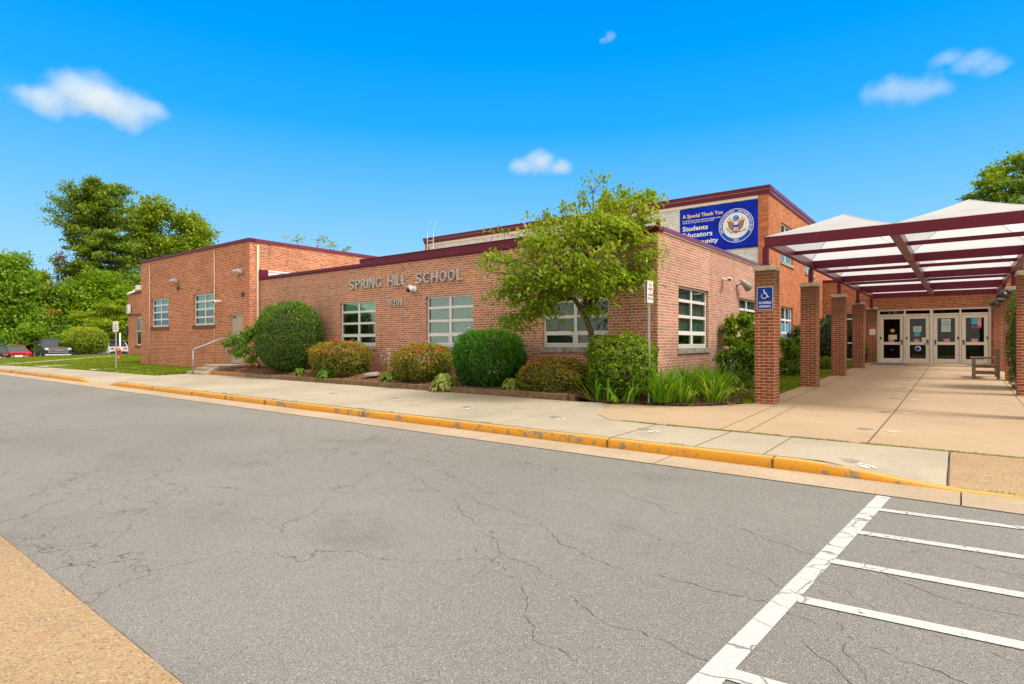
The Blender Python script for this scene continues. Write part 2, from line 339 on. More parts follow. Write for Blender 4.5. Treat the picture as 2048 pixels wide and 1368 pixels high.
M['l_photinia'] = leaf_mat('glossy_leaves', [(0, (0.0403, 0.115, 0.0069)), (0.5, (0.1035, 0.2415, 0.0161)), (0.9, (0.253, 0.391, 0.0287)), (1, (0.483, 0.299, 0.0517))], .34, .35)
M['l_hosta'] = leaf_mat('variegated_leaves', [(0, (.07, .18, .012)), (.5, (.20, .32, .03)), (1, (.56, .58, .20))], .35)
M['l_lily'] = leaf_mat('strap_leaves', [(0, (.05, .16, .006)), (.6, (.14, .31, .014)), (1, (.45, .48, .07))], .42)
M['l_rhodo'] = leaf_mat('leathery_leaves', [(0, (.012, .045, .01)), (.6, (.04, .11, .02)), (1, (.22, .28, .16))], .15, .22)
M['l_grass'] = leaf_mat('grass_blades', [(0, (.09, .16, .008)), (.5, (.21, .29, .012)), (1, (.38, .38, .035))], .38)
M['l_brown'] = leaf_mat('browned_leaves', [(0, (.10, .06, .03)), (1, (.30, .19, .11))], .2)
M['petal_red'] = plain('red_petals', (.50, .02, .035), rough=.6, var=.2)
M['petal_white'] = plain('pale_petals', (.62, .52, .60), rough=.6, var=.1)

# ------------------------------------------------------------------ mesh helpers
class MB:
    def __init__(s): s.v = []; s.f = []; s.m = []; s.mats = []; s.sm = []
    def mi(s, m):
        if m not in s.mats: s.mats.append(m)
        return s.mats.index(m)
    def add(s, vs, fs, m, mat=None, smooth=False):
        o = len(s.v); k = s.mi(m)
        s.v += [tuple(mat @ Vector(p)) if mat is not None else tuple(p) for p in vs]
        for f in fs: s.f.append([o + i for i in f]); s.m.append(k); s.sm.append(smooth)
        return s
    def quad(s, a, b, c, d, m): return s.add([a, b, c, d], [(0, 1, 2, 3)], m)
    def box(s, x0, x1, y0, y1, z0, z1, m, mat=None, skip=()):
        v = [(x0, y0, z0), (x1, y0, z0), (x1, y1, z0), (x0, y1, z0), (x0, y0, z1), (x1, y0, z1), (x1, y1, z1), (x0, y1, z1)]
        f = {'b': (0, 3, 2, 1), 't': (4, 5, 6, 7), 'f': (0, 1, 5, 4), 'r': (1, 2, 6, 5), 'k': (2, 3, 7, 6), 'l': (3, 0, 4, 7)}
        return s.add(v, [q for k, q in f.items() if k not in skip], m, mat)
    def tube(s, pts, rad, m, n=8, cap=True):
        pts = [Vector(p) for p in pts]
        rad = rad if isinstance(rad, (list, tuple)) else [rad] * len(pts)
        vs, fs = [], []; up = None
        for i, p in enumerate(pts):
            d = (pts[min(i + 1, len(pts) - 1)] - pts[max(i - 1, 0)])
            d = d.normalized() if d.length > 1e-9 else Vector((0, 0, 1))
            if up is None: up = d.orthogonal().normalized()
            up = (up - d * up.dot(d)); up = up.normalized() if up.length > 1e-6 else d.orthogonal().normalized()
            w = d.cross(up)
            for k in range(n):
                a = 2 * PI * k / n; vs.append(p + (up * math.cos(a) + w * math.sin(a)) * rad[i])
        for i in range(len(pts) - 1):
            for k in range(n):
                fs.append((i * n + k, i * n + (k + 1) % n, (i + 1) * n + (k + 1) % n, (i + 1) * n + k))
        if cap:
            fs.append(tuple(range(n - 1, -1, -1))); fs.append(tuple(range((len(pts) - 1) * n, len(pts) * n)))
        return s.add(vs, fs, m, smooth=n > 4)
    def prism(s, poly, a, b, m, axis='Y', mat=None):
        """poly of (u,w) extruded from a to b along axis; axis Y: (x,z); axis X: (y,z); axis Z: (x,y)"""
        def P(u, w, t): return {'Y': (u, t, w), 'X': (t, u, w), 'Z': (u, w, t)}[axis]
        n = len(poly); vs = [P(u, w, a) for u, w in poly] + [P(u, w, b) for u, w in poly]
        fs = [tuple(range(n)), tuple(range(2 * n - 1, n - 1, -1))] + [(i, i + n, (i + 1) % n + n, (i + 1) % n) for i in range(n)]
        return s.add(vs, fs, m, mat)
    def lathe(s, prof, c, m, n=16, mat=None):
        vs, fs = [], []
        for r, z in prof:
            for k in range(n): vs.append((c[0] + r * math.cos(2 * PI * k / n), c[1] + r * math.sin(2 * PI * k / n), c[2] + z))
        for i in range(len(prof) - 1):
            for k in range(n): fs.append((i * n + k, i * n + (k + 1) % n, (i + 1) * n + (k + 1) % n, (i + 1) * n + k))
        fs.append(tuple(range(n - 1, -1, -1))); fs.append(tuple(range((len(prof) - 1) * n, len(prof) * n)))
        return s.add(vs, fs, m, mat, True)
    def build(s, name, parent=None, bevel=0, fix=False, uvo=(0, 0)):
        me = bpy.data.meshes.new(name)
        me.from_pydata(s.v, [], s.f)
        for x in s.mats: me.materials.append(x)
        me.polygons.foreach_set('material_index', s.m)
        me.polygons.foreach_set('use_smooth', s.sm)
        if fix:
            bm = bmesh.new(); bm.from_mesh(me); bmesh.ops.recalc_face_normals(bm, faces=bm.faces); bm.to_mesh(me); bm.free()
        me.update()
        uv = me.uv_layers.new(name='UVMap'); co = me.vertices
        for p in me.polygons:
            n = p.normal; ax = max(range(3), key=lambda i: abs(n[i]))
            for li in p.loop_indices:
                c = co[me.loops[li].vertex_index].co
                uv.data[li].uv = ((c.y + 40.03 + uvo[0], c.z) if ax == 0 else (c.x + 60 + uvo[0], c.z) if ax == 1 else (c.x + 60, c.y + 40))
        o = bpy.data.objects.new(name, me); COL.objects.link(o)
        if bevel:
            bv = o.modifiers.new('bevel', 'BEVEL'); bv.width = bevel; bv.segments = 2; bv.limit_method = 'ANGLE'; bv.angle_limit = R(40)
        if parent: attach(o, parent)
        return o
def attach(o, parent):
    o.parent = parent                          # parts are built in world coordinates; a part's own origin is the world's
    if parent.type == 'EMPTY': o.matrix_parent_inverse = Matrix.Translation(parent.location).inverted()
def tag(o, label, cat, group=None, kind=None):
    o['label'] = label; o['category'] = cat
    if group: o['group'] = group
    if kind: o['kind'] = kind
    return o
def thing(name, loc, label, cat, group=None):
    o = bpy.data.objects.new(name, None); COL.objects.link(o); o.location = loc; o.empty_display_size = .3
    return tag(o, label, cat, group)
def struct(o): o['kind'] = 'structure'; return o
def dup(root, loc, label=None, rotz=None):
    def cp(o, par):
        c = o.copy(); COL.objects.link(c)
        if par: c.parent = par
        for k in list(o.children): cp(k, c)
        return c
    r = cp(root, None); r.location = loc
    if rotz is not None: r.rotation_euler.z = rotz
    if label: r['label'] = label
    return r
def place(root, loc, rotz=0):
    """root's children were built round the origin: set their parent space to the root, then move it"""
    root.location = loc; root.rotation_euler.z = rotz
    return root

_tc = {}
def text_geo(s, size, extrude=.002, bold=0.0, align='CENTER', space=1.0):
    key = (s, size, extrude, bold, align, space)
    if key not in _tc:
        cu = bpy.data.curves.new('lettering_source', 'FONT'); cu.body = s; cu.size = size; cu.extrude = extrude; cu.offset = bold
        cu.align_x = align; cu.space_character = space; cu.resolution_u = 3
        o = bpy.data.objects.new('lettering_source', cu); COL.objects.link(o)
        me = bpy.data.meshes.new_from_object(o.evaluated_get(bpy.context.evaluated_depsgraph_get()))
        _tc[key] = ([tuple(v.co) for v in me.vertices], [tuple(p.vertices) for p in me.polygons])
        bpy.data.objects.remove(o); bpy.data.curves.remove(cu); bpy.data.meshes.remove(me)
    return _tc[key]
FACE_Y = Matrix(((1, 0, 0, 0), (0, 0, -1, 0), (0, 1, 0, 0), (0, 0, 0, 1)))      # text that faces -Y
FACE_X = Matrix(((0, 0, 1, 0), (1, 0, 0, 0), (0, 1, 0, 0), (0, 0, 0, 1)))       # text that faces +X
def put_text(mb, s, size, m, mat, **kw):
    v, f = text_geo(s, size, **kw); mb.add(v, f, m, mat)
def fit_text(mb, s, w, h, m, mat, bold=0.0, extrude=.002):
    """text scaled to width w and cap height h, centred"""
    v, f = text_geo(s, 1.0, extrude=extrude, bold=bold)
    xs = [p[0] for p in v]; ys = [p[1] for p in v]; x0, x1, y0, y1 = min(xs), max(xs), min(ys), max(ys)
    S = [((p[0] - (x0 + x1) / 2) * w / (x1 - x0), (p[1] - (y0 + y1) / 2) * h / (y1 - y0), p[2]) for p in v]
    mb.add(S, f, m, mat)

def leaves(name, pos, size, tone, mat, parent=None, nrm=None, dirv=None, aspect=.5, fold=.12, spread=1.0):
    N = len(pos); pos = np.asarray(pos, float)
    size = np.broadcast_to(size, (N,)).astype(float)
    d = rng.normal(size=(N, 3)) * spread
    if dirv is not None: d += dirv
    d /= np.linalg.norm(d, axis=1, keepdims=True) + 1e-9
    n = rng.normal(size=(N, 3)) * .6 * spread
    n += nrm if nrm is not None else np.array((0, 0, 1.0))
    s = np.cross(d, n); s /= np.linalg.norm(s, axis=1, keepdims=True) + 1e-9
    n = np.cross(s, d)
    L = size[:, None]
    v = np.empty((N, 4, 3))
    v[:, 0] = pos - d * L * .5
    v[:, 1] = pos - d * L * .02 + s * L * aspect * .5 + n * L * fold
    v[:, 2] = pos + d * L * .5 - n * L * fold * .6
    v[:, 3] = pos - d * L * .02 - s * L * aspect * .5 + n * L * fold
    return raw_quads(name, v, tone, mat, parent)
def raw_quads(name, v, tone, mat, parent=None):
    N = len(v); me = bpy.data.meshes.new(name)
    me.vertices.add(4 * N); me.vertices.foreach_set('co', v.astype(np.float32).ravel())
    me.loops.add(4 * N); me.loops.foreach_set('vertex_index', np.arange(4 * N, dtype=np.int32))
    me.polygons.add(N); me.polygons.foreach_set('loop_start', np.arange(0, 4 * N, 4, dtype=np.int32))
    me.update(calc_edges=True)
    a = me.attributes.new('tone', 'FLOAT', 'FACE'); a.data.foreach_set('value', np.clip(np.broadcast_to(tone, (N,)), 0, 1).astype(np.float32))
    me.materials.append(mat)
    o = bpy.data.objects.new(name, me); COL.objects.link(o)
    if parent: attach(o, parent)
    return o
def lump(p, f, seed=0):
    """cheap smooth noise in about -1..1 at points p"""
    p = np.asarray(p) * f + seed * 7.3
    return (np.sin(p[:, 0] * 1.7 + np.sin(p[:, 1] * 1.3 + seed)) + np.sin(p[:, 1] * 2.1 + np.sin(p[:, 2] * 1.7)) + np.sin(p[:, 2] * 1.9 + np.sin(p[:, 0] * 2.3))) / 3

# ------------------------------------------------------------------ ground heights
def sstep(a, b, x):
    t = min(1, max(0, (x - a) / (b - a))); return t * t * (3 - 2 * t)
def gz(x, y):
    if y <= 7.3: return 0.0
    left = .13 + .031 * min(y - 7.3, 16)
    pl = .13 + .006 * min(y - 7.3, 5.9) + .0185 * max(0, min(y, 33) - 13.2)
    w = sstep(-7.2, -4.6, x) if y > 7.3 else 1
    return left * (1 - w) + pl * w
def kerb_top(x):
    if x < -24.9: t = 1 - sstep(-26.4, -25.1, x)
    elif x < -22: t = sstep(-23.4, -22.6, x)
    else: t = 1 - sstep(-1.5, .1, x)
    return .012 + .118 * t
def strip(name, mat, xs, f, b, ny, dz=0.0, zf=gz, parent=None):
    mb = MB(); vs = []
    for x in xs:
        y0, y1 = f(x), b(x)
        for j in range(ny + 1):
            y = y0 + (y1 - y0) * j / ny; vs.append((x, y, zf(x, y) + dz))
    fs = [(i * (ny + 1) + j, (i + 1) * (ny + 1) + j, (i + 1) * (ny + 1) + j + 1, i * (ny + 1) + j + 1) for i in range(len(xs) - 1) for j in range(ny)]
    mb.add(vs, fs, mat, smooth=True)
    return mb.build(name, parent)
def lin(a, b, n): return [a + (b - a) * i / n for i in range(n + 1)]
def interp(tab):
    def f(x):
        if x <= tab[0][0]: return tab[0][1]
        for (x0, y0), (x1, y1) in zip(tab, tab[1:]):
            if x <= x1: return y0 + (y1 - y0) * (x - x0) / (x1 - x0)
        return tab[-1][1]
    return f

# base ground to the horizon
mb = MB(); mb.quad((-900, -700, -.8), (700, -700, -.8), (700, 900, -.8), (-900, 900, -.8), M['earth']); struct(mb.build('ground'))
mb = MB(); mb.quad((-150, 1.12, 0), (70, 1.12, 0), (70, 6.72, 0), (-150, 6.72, 0), M['asphalt']); struct(mb.build('road'))
mb = MB()
for x0, x1 in zip(lin(-150, 66, 72), lin(-147, 69, 72)):
    mb.quad((x0 + .006, 6.70, .005), (x1 - .006, 6.70, .005), (x1 - .006, 7.31, .008), (x0 + .006, 7.31, .008), M['gutter'])
struct(mb.build('gutter_pavement'))
mb = MB(); mb.box(-150, 70, -14, 1.12, -.1, .012, M['aggregate']); struct(mb.build('near_pavement'))
mb = MB(); rj = random.Random(9); px_ = lin(-40, 3, 430); wv = [.001 + .007 * rj.random() for _ in px_]
for i in range(430): mb.quad((px_[i], 1.118, .0045), (px_[i + 1], 1.118, .0045), (px_[i + 1], 1.124 + wv[i + 1], .0045), (px_[i], 1.124 + wv[i], .0045), M['joint'])
for i in range(430): mb.quad((px_[i], 6.688 - wv[i] * .5, .0065), (px_[i + 1], 6.688 - wv[i + 1] * .5, .0065), (px_[i + 1], 6.699, .0065), (px_[i], 6.699, .0065), M['crackline'])
struct(mb.build('road_edges'))
# kerb with dropped stretches, split by joints
mb = MB()
xs_ = [-150, -120, -90, -70, -60] + lin(-54, 3, 228) + [10, 30, 70]
def kerbrow(x):
    z = kerb_top(x)
    return [(x, 7.295, -.05), (x, 7.30, z * .2), (x, 7.312, z * .82), (x, 7.335, z * .97), (x, 7.37, z), (x, 7.455, z + .002), (x, 7.46, -.05)]
rows = [kerbrow(x) for x in xs_]
vs = [p for r in rows for p in r]; fs = []
for i in range(len(rows) - 1):
    xm = (xs_[i] + xs_[i + 1]) / 2
    for j in (0, 1, 2): fs.append((i * 7 + j, (i + 1) * 7 + j, (i + 1) * 7 + j + 1, i * 7 + j + 1))
mb.add(vs, fs, M['kerb'], smooth=True)
mb.add(vs, [(i * 7 + j, (i + 1) * 7 + j, (i + 1) * 7 + j + 1, i * 7 + j + 1) for i in range(len(rows) - 1) for j in (3, 4, 5)], M['kerb_top'], smooth=True)
for x in (-3.95, -1.76, -9.4, -13.1, -15.0, -16.9, -19.6, -30, -36):
    z = kerb_top(x)
    mb.box(x - .008, x + .008, 7.291, 7.40, -.01, z * .9, M['crackline']); mb.box(x - .008, x + .008, 7.335, 7.455, z * .9, z + .004, M['crackline'])
struct(mb.build('kerb'))
# pavements
def zwalk(x, y):
    k = sstep(7.45, 8.6, y); z = gz(x, y)
    return min(z, kerb_top(x) - .003) * (1 - k) + z * k if kerb_top(x) < .12 else z
wall_side = interp([(-150, 9.1), (-60, 8.0), (-43, 8.35), (-37, 9.0), (-28, 9.25), (-24.6, 9.3), (-24.5, 10.6), (-23.0, 10.62), (-6.9, 10.58), (-6.4, 10.75), (-5.9, 11.1), (-5.0, 9.1), (12, 8.95)])
struct(strip('pavement', M['concrete'], lin(-150, -44, 20) + lin(-43, -.12, 150), lambda x: 7.455, lambda x: wall_side(x) if x < -5.9 else interp([(-5.9, 11.1), (-5.35, 9.5), (-4.9, 9.05), (-.1, 8.95)])(x), 8, .004, zwalk))
struct(strip('aggregate_ramp', M['aggregate'], lin(-.10, 14, 30), lambda x: 7.455, lambda x: 8.95, 8, .004, zwalk))
def plaza_left(y): return interp([(8.95, -4.9), (9.5, -5.35), (11.1, -5.9), (11.25, -5.5), (11.6, -4.7), (12.1, -4.15), (12.9, -3.72), (13.3, -3.6), (33, -3.56)])(y)
mb = MB(); ys = lin(8.955, 12.9, 16) + lin(13.1, 32.4, 40); vs = []
for y in ys:
    xl = plaza_left(y)
    for j in range(9):
        x = xl + (13 - xl) * (j / 8) ** 1.6; vs.append((x, y, (zwalk(x, y) if y < 9.2 else gz(x, y)) + .004))
mb.add(vs, [(i * 9 + j, i * 9 + j + 1, (i + 1) * 9 + j + 1, (i + 1) * 9 + j) for i in range(len(ys) - 1) for j in range(8)], M['plaza'], smooth=True)
struct(mb.build('plaza'))
# joints scored in the pavements
mb = MB()
def joint(p, q, w=.012, dz=.008):
    n = max(2, int((Vector(q) - Vector(p)).length / .5)); d = (Vector(q) - Vector(p)).normalized() * w / 2; nx, ny = -d.y, d.x
    for i in range(n):
        a = Vector(p).lerp(Vector(q), i / n); c = Vector(p).lerp(Vector(q), (i + 1) / n)
        za, zc = zwalk(a.x, a.y) + dz, zwalk(c.x, c.y) + dz
        mb.quad((a.x - nx, a.y - ny, za), (c.x - nx, c.y - ny, zc), (c.x + nx, c.y + ny, zc), (a.x + nx, a.y + ny, za), M['joint'])
joint((-.99, 8.96), (-1.05, 32.3), .02); joint((-5.3, 9.46), (-4.85, 9.03)); joint((-4.85, 9.03), (12, 8.95), .016)
for x in (-3.95, -2.75, -1.9): joint((x, 7.46), (x, 9.0))
joint((-.105, 7.46), (-.105, 8.95), .016)
joint((-3.1, 13.7), (-3.1, 32.3), .014); joint((-2.95, 9.0), (-3.08, 13.2)); joint((-2.55, 9.0), (-2.72, 13.2))
joint((-3.0, 13.6), (12, 13.6), .012); joint((-3.1, 18.4), (12, 18.4)); joint((-3.1, 23.2), (12, 23.2)); joint((1.0, 13.6), (1.0, 32), .012)
for x in (-6.1, -7.6, -9.1, -10.6, -12.1, -13.6, -15.1, -16.6, -18.1, -19.6, -21.1): joint((x, 7.47), (x, 10.3), .006)
for x in lin(-60, -24, 20): joint((x, 7.47), (x, min(9, wall_side(x))), .006)
struct(mb.build('pavement_joints'))
# long cracks wandering over the asphalt
mb = MB(); rr = random.Random(5)
def crack(pts, w=.010, jag=.06):
    P = [Vector((*p, .003)) for p in pts]; out = []
    for a, c in zip(P, P[1:]):
        n = max(3, int((c - a).length / .045)); nrm = Vector((-(c - a).y, (c - a).x, 0)).normalized(); off = 0
        for i in range(n):
            off = off * .9 + rr.uniform(-jag, jag) * .45; out.append(a.lerp(c, i / n) + nrm * off)
    out.append(P[-1]); k = 0
    for a, c in zip(out, out[1:]):
        d = (c - a).normalized(); ww = w * rr.uniform(.2, .8); nx, ny = -d.y * ww / 2, d.x * ww / 2; k += 1
        if math.sin(k * .23 + w * 900) + rr.uniform(-.6, .6) > .75: continue
        mb.quad((a.x - nx, a.y - ny, .003), (c.x - nx, c.y - ny, .003), (c.x + nx, c.y + ny, .003), (a.x + nx, a.y + ny, .003), M['crackline'])
for pts, w in (([(-6.3, 2.2), (-5.2, 3.2), (-4.2, 4.1), (-3.3, 5.4)], .009), ([(-5.4, 5.1), (-4.5, 4.7), (-3.6, 4.1), (-2.7, 3.9), (-1.9, 3.5), (-.9, 3.55), (.4, 3.1)], .011),
               ([(-5.8, 4.7), (-4.7, 4.4), (-3.7, 3.95), (-2.9, 3.45), (-2.2, 3.1), (-1.4, 2.75), (-.7, 2.7)], .010), ([(-2.8, 3.2), (-2.2, 2.9), (-1.6, 2.35), (-1.15, 2.3)], .008),
               ([(-3.3, 5.4), (-2.6, 5.2), (-2.0, 4.9), (-1.3, 4.8), (-.75, 4.5), (.3, 4.2), (1.2, 4.1)], .011), ([(-2.4, 4.4), (-1.7, 4.1), (-1.1, 3.95), (-.72, 3.75)], .008),
               ([(-5.0, 2.3), (-4.2, 2.9), (-3.4, 3.3), (-2.7, 3.9)], .007), ([(-9, 5.6), (-7.6, 5.2), (-6.4, 5.3), (-5.4, 5.1)], .009), ([(-1.2, 1.9), (-.7, 2.3), (-.1, 2.5), (.5, 2.3)], .008),
               ([(-.62, 3.2), (-.3, 2.85), (.0, 2.8), (.4, 2.5)], .010), ([(-.7, 4.1), (-.2, 3.7), (.5, 3.5)], .007), ([(-.6, 5.3), (0, 5.0), (.6, 4.95)], .008), ([(-.68, 3.9), (-.45, 3.3), (-.2, 2.8)], .009),
               ([(-3.9, 4.0), (-3.2, 3.7), (-2.6, 3.2), (-2.4, 2.6)], .006), ([(-4.6, 5.9), (-3.9, 5.4), (-3.1, 5.0), (-2.1, 5.1)], .006), ([(-14, 4.6), (-12, 5.0), (-10, 4.6), (-9, 5.6)], .009)):
    crack(pts, w * .6)
struct(mb.build('road_cracks'))
# painted lines
def line(name, p, q, w, zl=.0065):
    p, q = Vector(p), Vector(q); d = (q - p).normalized() * w / 2; n = Vector((-d.y, d.x)); mb = MB()
    mb.quad((p.x - n.x, p.y - n.y, zl), (q.x - n.x, q.y - n.y, zl), (q.x + n.x, q.y + n.y, zl), (p.x + n.x, p.y + n.y, zl), M['line'])
    return mb.build(name)
o = line('road_marking', (-.592, 6.66), (-1.006, .9), .115, .0045)
tag(o, 'wide long white line running from the gutter across the cracked asphalt', 'road marking', 'white lines of the hatched bay', 'structure')
for (p, q, wd), lb in zip((((-.585, 6.10), (2.6, 6.42), .095), ((-.65, 5.27), (2.6, 5.59), .095), ((-.71, 4.47), (2.6, 4.76), .10), ((-.75, 3.69), (2.6, 4.06), .10), ((-.83, 2.665), (2.6, 3.0), .105)),
                      ('nearest the gutter', 'second from the gutter', 'third from the gutter', 'fourth from the gutter', 'farthest from the gutter, at the picture\'s bottom edge')):
    tag(line('road_marking', p, q, wd), 'narrow white hatch line across the parking bay, ' + lb, 'road marking', 'white lines of the hatched bay', 'structure')
# paw prints painted on the pavement
def paw(x, y, s, rot, m, lb):
    mb = MB(); c, sn = math.cos(rot), math.sin(rot)
    def disc(u, v, a, b):
        P = []
        for k in range(12):
            uu, vv = u + a * math.cos(k * PI / 6), v + b * math.sin(k * PI / 6)
            px, py = x + (uu * c - vv * sn) * s, y + (uu * sn + vv * c) * s; P.append((px, py, zwalk(px, py) + .0095))
        mb.add(P, [tuple(range(12))], m)
    disc(0, -.02, .085, .07); disc(-.1, .08, .035, .045); disc(-.035, .12, .035, .048); disc(.035, .12, .035, .048); disc(.1, .08, .035, .045)
    return tag(mb.build('paw_print'), lb, 'paw print', 'paw prints painted on the pavement')
for i, (x, y) in enumerate(((-.86, 7.62), (-3.72, 8.25), (-5.55, 8.5), (-7.75, 8.6), (-10.25, 8.85), (-12.5, 8.75))):
    w_ = paw(x, y, .78, -.4, M['pawwhite'], ''); g_ = paw(x - .17, y + .12, .78, .2, M['pawgrey'], '')
    loc = ('beside the kerb below the end of the aggregate slab', 'on the pavement near the wide kerb joint', 'on the pavement below the strap-leaved clumps', 'on the pavement below the third azalea', 'on the pavement below the clipped green box shrub', 'on the pavement below the orange-tinged azalea')[i]
    w_['label'] = 'white painted paw print ' + loc; g_['label'] = 'grey painted paw print ' + loc
for i, (x, y) in enumerate(((-.80, 10.35), (-.78, 13.0), (-.82, 15.7), (-.85, 18.6), (-.88, 21.4))):
    w_ = paw(x, y, .85, .2, M['pawwhite'], ''); g_ = paw(x - .38, y + .05, .85, -.1, M['pawgrey'], '')
    loc = ('nearest the kerb', 'in front of the canopy', 'under the first canopy bay', 'under the second canopy bay', 'level with the bench')[i]
    w_['label'] = 'white paw print beside the plaza joint, ' + loc; g_['label'] = 'grey paw print beside the plaza joint, ' + loc

# ------------------------------------------------------------------ school building
def wall(mb, plane, at, u0, u1, z0, z1, holes, m, depth=.12, flip=False):
    """brick sheet with openings; plane 'Y': at y, faces -Y, u = x; plane 'X': at x, faces +X, u = y. reveals go inwards by depth"""
    us = sorted({u0, u1, *[h for q in holes for h in q[:2]]}); zs = sorted({z0, z1, *[h for q in holes for h in q[2:]]})
    P = (lambda u, z, d=0: (u, at + d, z)) if plane == 'Y' else (lambda u, z, d=0: (at - d, u, z))
    for a, b in zip(us, us[1:]):
        for c, d in zip(zs, zs[1:]):
            if any(h[0] <= a and b <= h[1] and h[2] <= c and d <= h[3] for h in holes): continue
            mb.quad(P(a, c), P(b, c), P(b, d), P(a, d), m)
    for h in holes:
        a, b, c, d = h
        mb.quad(P(a, c), P(a, c, depth), P(a, d, depth), P(a, d), m); mb.quad(P(b, c, depth), P(b, c), P(b, d), P(b, d, depth), m)
        mb.quad(P(a, d, depth), P(b, d, depth), P(b, d), P(a, d), m); mb.quad(P(a, c), P(b, c), P(b, c, depth), P(a, c, depth), m)
def pbox(mb, plane, at, u0, u1, z0, z1, d0, d1, m):
    """box between depths d0 and d1 behind the wall plane (negative = proud of it)"""
    if plane == 'Y': mb.box(u0, u1, at + d0, at + d1, z0, z1, m)
    else: mb.box(at - d1, at - d0, u0, u1, z0, z1, m)
def window(root, plane, at, u0, u1, z0, z1, cols, zbars, blind, fm, sillm, sill_h=.13, label=None, low=None, fw_=.055):
    """frame part with pane, blind and sill as sub-parts"""
    mb = MB(); d0, d1 = .075, .125
    for a, b in ((u0, u0 + fw_), (u1 - fw_, u1)): pbox(mb, plane, at, a, b, z0, z1, d0, d1, fm)
    pbox(mb, plane, at, u0 + fw_, u1 - fw_, z1 - fw_, z1, d0, d1, fm); pbox(mb, plane, at, u0 + fw_, u1 - fw_, z0, z0 + fw_ * 1.2, d0, d1, fm)
    for k in range(1, cols):
        c = u0 + (u1 - u0) * k / cols; pbox(mb, plane, at, c - .045, c + .045, z0 + fw_ * 1.2, z1 - fw_, d0 + .003, d1 - .003, fm)
    cs = [u0 + fw_] + [u0 + (u1 - u0) * k / cols for k in range(1, cols)] + [u1 - fw_]
    for zb in zbars:
        for k in range(cols):
            a = cs[k] + (.045 if k else 0); b = cs[k + 1] - (.045 if k < cols - 1 else 0)
            pbox(mb, plane, at, a, b, zb - .038, zb + .038, d0 + .006, d1 - .006, fm)
    if low:                                    # hopper sash: extra frame round each bottom light
        for k in range(cols):
            a = cs[k] + (.045 if k else 0); b = cs[k + 1] - (.045 if k < cols - 1 else 0); zt = zbars[0] - .038; zb = z0 + fw_ * 1.2
            for q in ((a, a + .03, zb, zt), (b - .03, b, zb, zt), (a + .03, b - .03, zt - .03, zt), (a + .03, b - .03, zb, zb + .04)): pbox(mb, plane, at, *q, d0 - .008, d1 - .02, fm)
    w = mb.build('window', root, bevel=.004)
    if label: w['label'] = label
    mb = MB(); pbox(mb, plane, at, u0 + .02, u1 - .02, z0 + .02, z1 - .02, .098, .104, M['glass']); mb.build('pane', w)
    if blind:
        kind, bm_, frac = blind; mb = MB()
        if kind == 'shade': pbox(mb, plane, at, u0 + .07, u1 - .07, z1 - (z1 - z0) * frac, z1 - .03, .17, .175, bm_)
        else:
            z = z1 - .05
            while z > z1 - (z1 - z0) * frac:
                pbox(mb, plane, at, u0 + .05, u1 - .05, z - .019, z + .019, .17 + .008 * math.sin(z * 9), .178 + .008 * math.sin(z * 9), bm_); z -= .05
        mb.build('blind', w)
    if sillm:
        mb = MB(); pbox(mb, plane, at, u0 - .06, u1 + .06, z0 - sill_h, z0, -.05, .125, sillm); mb.build('sill', w, bevel=.008)
    return w

# ---- low front wing
FY, SX = 12.47, -5.46
wing = thing('school_wing', (-14, FY, .3), 'low brick front wing with big metal name letters and maroon roof edge', 'school wing')
holes = [(x, x + 1.93, 1.37, 2.89) for x in (-21.66, -17.33, -13.0, -8.65)]
mb = MB(); wall(mb, 'Y', FY, -22.8, SX, -.1, 4.05, holes, M['brick_wing']); mb.build('front_wall', wing)
holes_s = [(13.70, 15.83, 1.34, 2.89), (18.6, 20.7, 1.34, 2.89)]
mb = MB(); wall(mb, 'X', SX, FY, 22.15, -.1, 4.05, holes_s, M['brick_lit_side']); mb.build('side_wall', wing)
mb = MB(); mb.box(-22.8, SX - .15, FY + .15, 22.1, 3.95, 4.0, M['roof']); mb.build('roof', wing)
mb = MB(); mb.box(-22.75, SX - 3, FY + 3, FY + 3.1, 0, 3.9, M['interior']); mb.box(SX - 3, SX - 2.9, FY + 3, 22, 0, 3.9, M['interior']); mb.box(-22.75, SX - .2, FY + .2, 22, .15, .3, M['interior']); mb.build('partition', wing)
mb = MB()
mb.box(-22.8, SX + .05, FY - .05, FY + .25, 4.055, 4.16, M['maroon']); mb.box(-22.8, SX + .035, FY - .035, FY + .2, 4.02, 4.055, M['maroon'])
mb.box(SX - .25, SX + .05, FY + .252, 22.1, 4.055, 4.16, M['maroon_lit']); mb.box(SX - .2, SX + .035, FY + .252, 22.1, 4.03, 4.055, M['cream'])
mb.box(-16.3, -8.3, FY + .05, FY + .3, 4.163, 4.30, M['maroon']); mb.box(-16.3, -8.3, FY + .03, FY + .3, 4.30, 4.33, M['maroon'])
mb.prism([(FY - .055, 4.16), (FY + .04, 4.16), (FY - .01, 4.24)], SX - .04, SX + .055, M['maroon'], 'X')
mb.build('roof_trim', wing, bevel=.006)
zb = (1.74, 2.14, 2.54)
window(wing, 'Y', FY, -21.66, -19.73, 1.37, 2.89, 2, zb, ('shade', M['blind_pale'], .4), M['frame'], M['sill'], low=1)
window(wing, 'Y', FY, -17.33, -15.40, 1.37, 2.89, 2, zb, ('shade', M['blind_teal'], .28), M['frame'], M['sill'], low=1, label='window with a green shade over its top row')
window(wing, 'Y', FY, -13.0, -11.07, 1.37, 2.89, 2, zb, ('slat', M['blind_grey'], .97), M['frame'], M['sill'], low=1, label='window with closed grey slatted blinds')
window(wing, 'Y', FY, -8.65, -6.72, 1.37, 2.89, 2, zb, ('slat', M['dark'], .95), M['frame_side'], M['sill'], low=1, label='dark window behind the leaning tree')
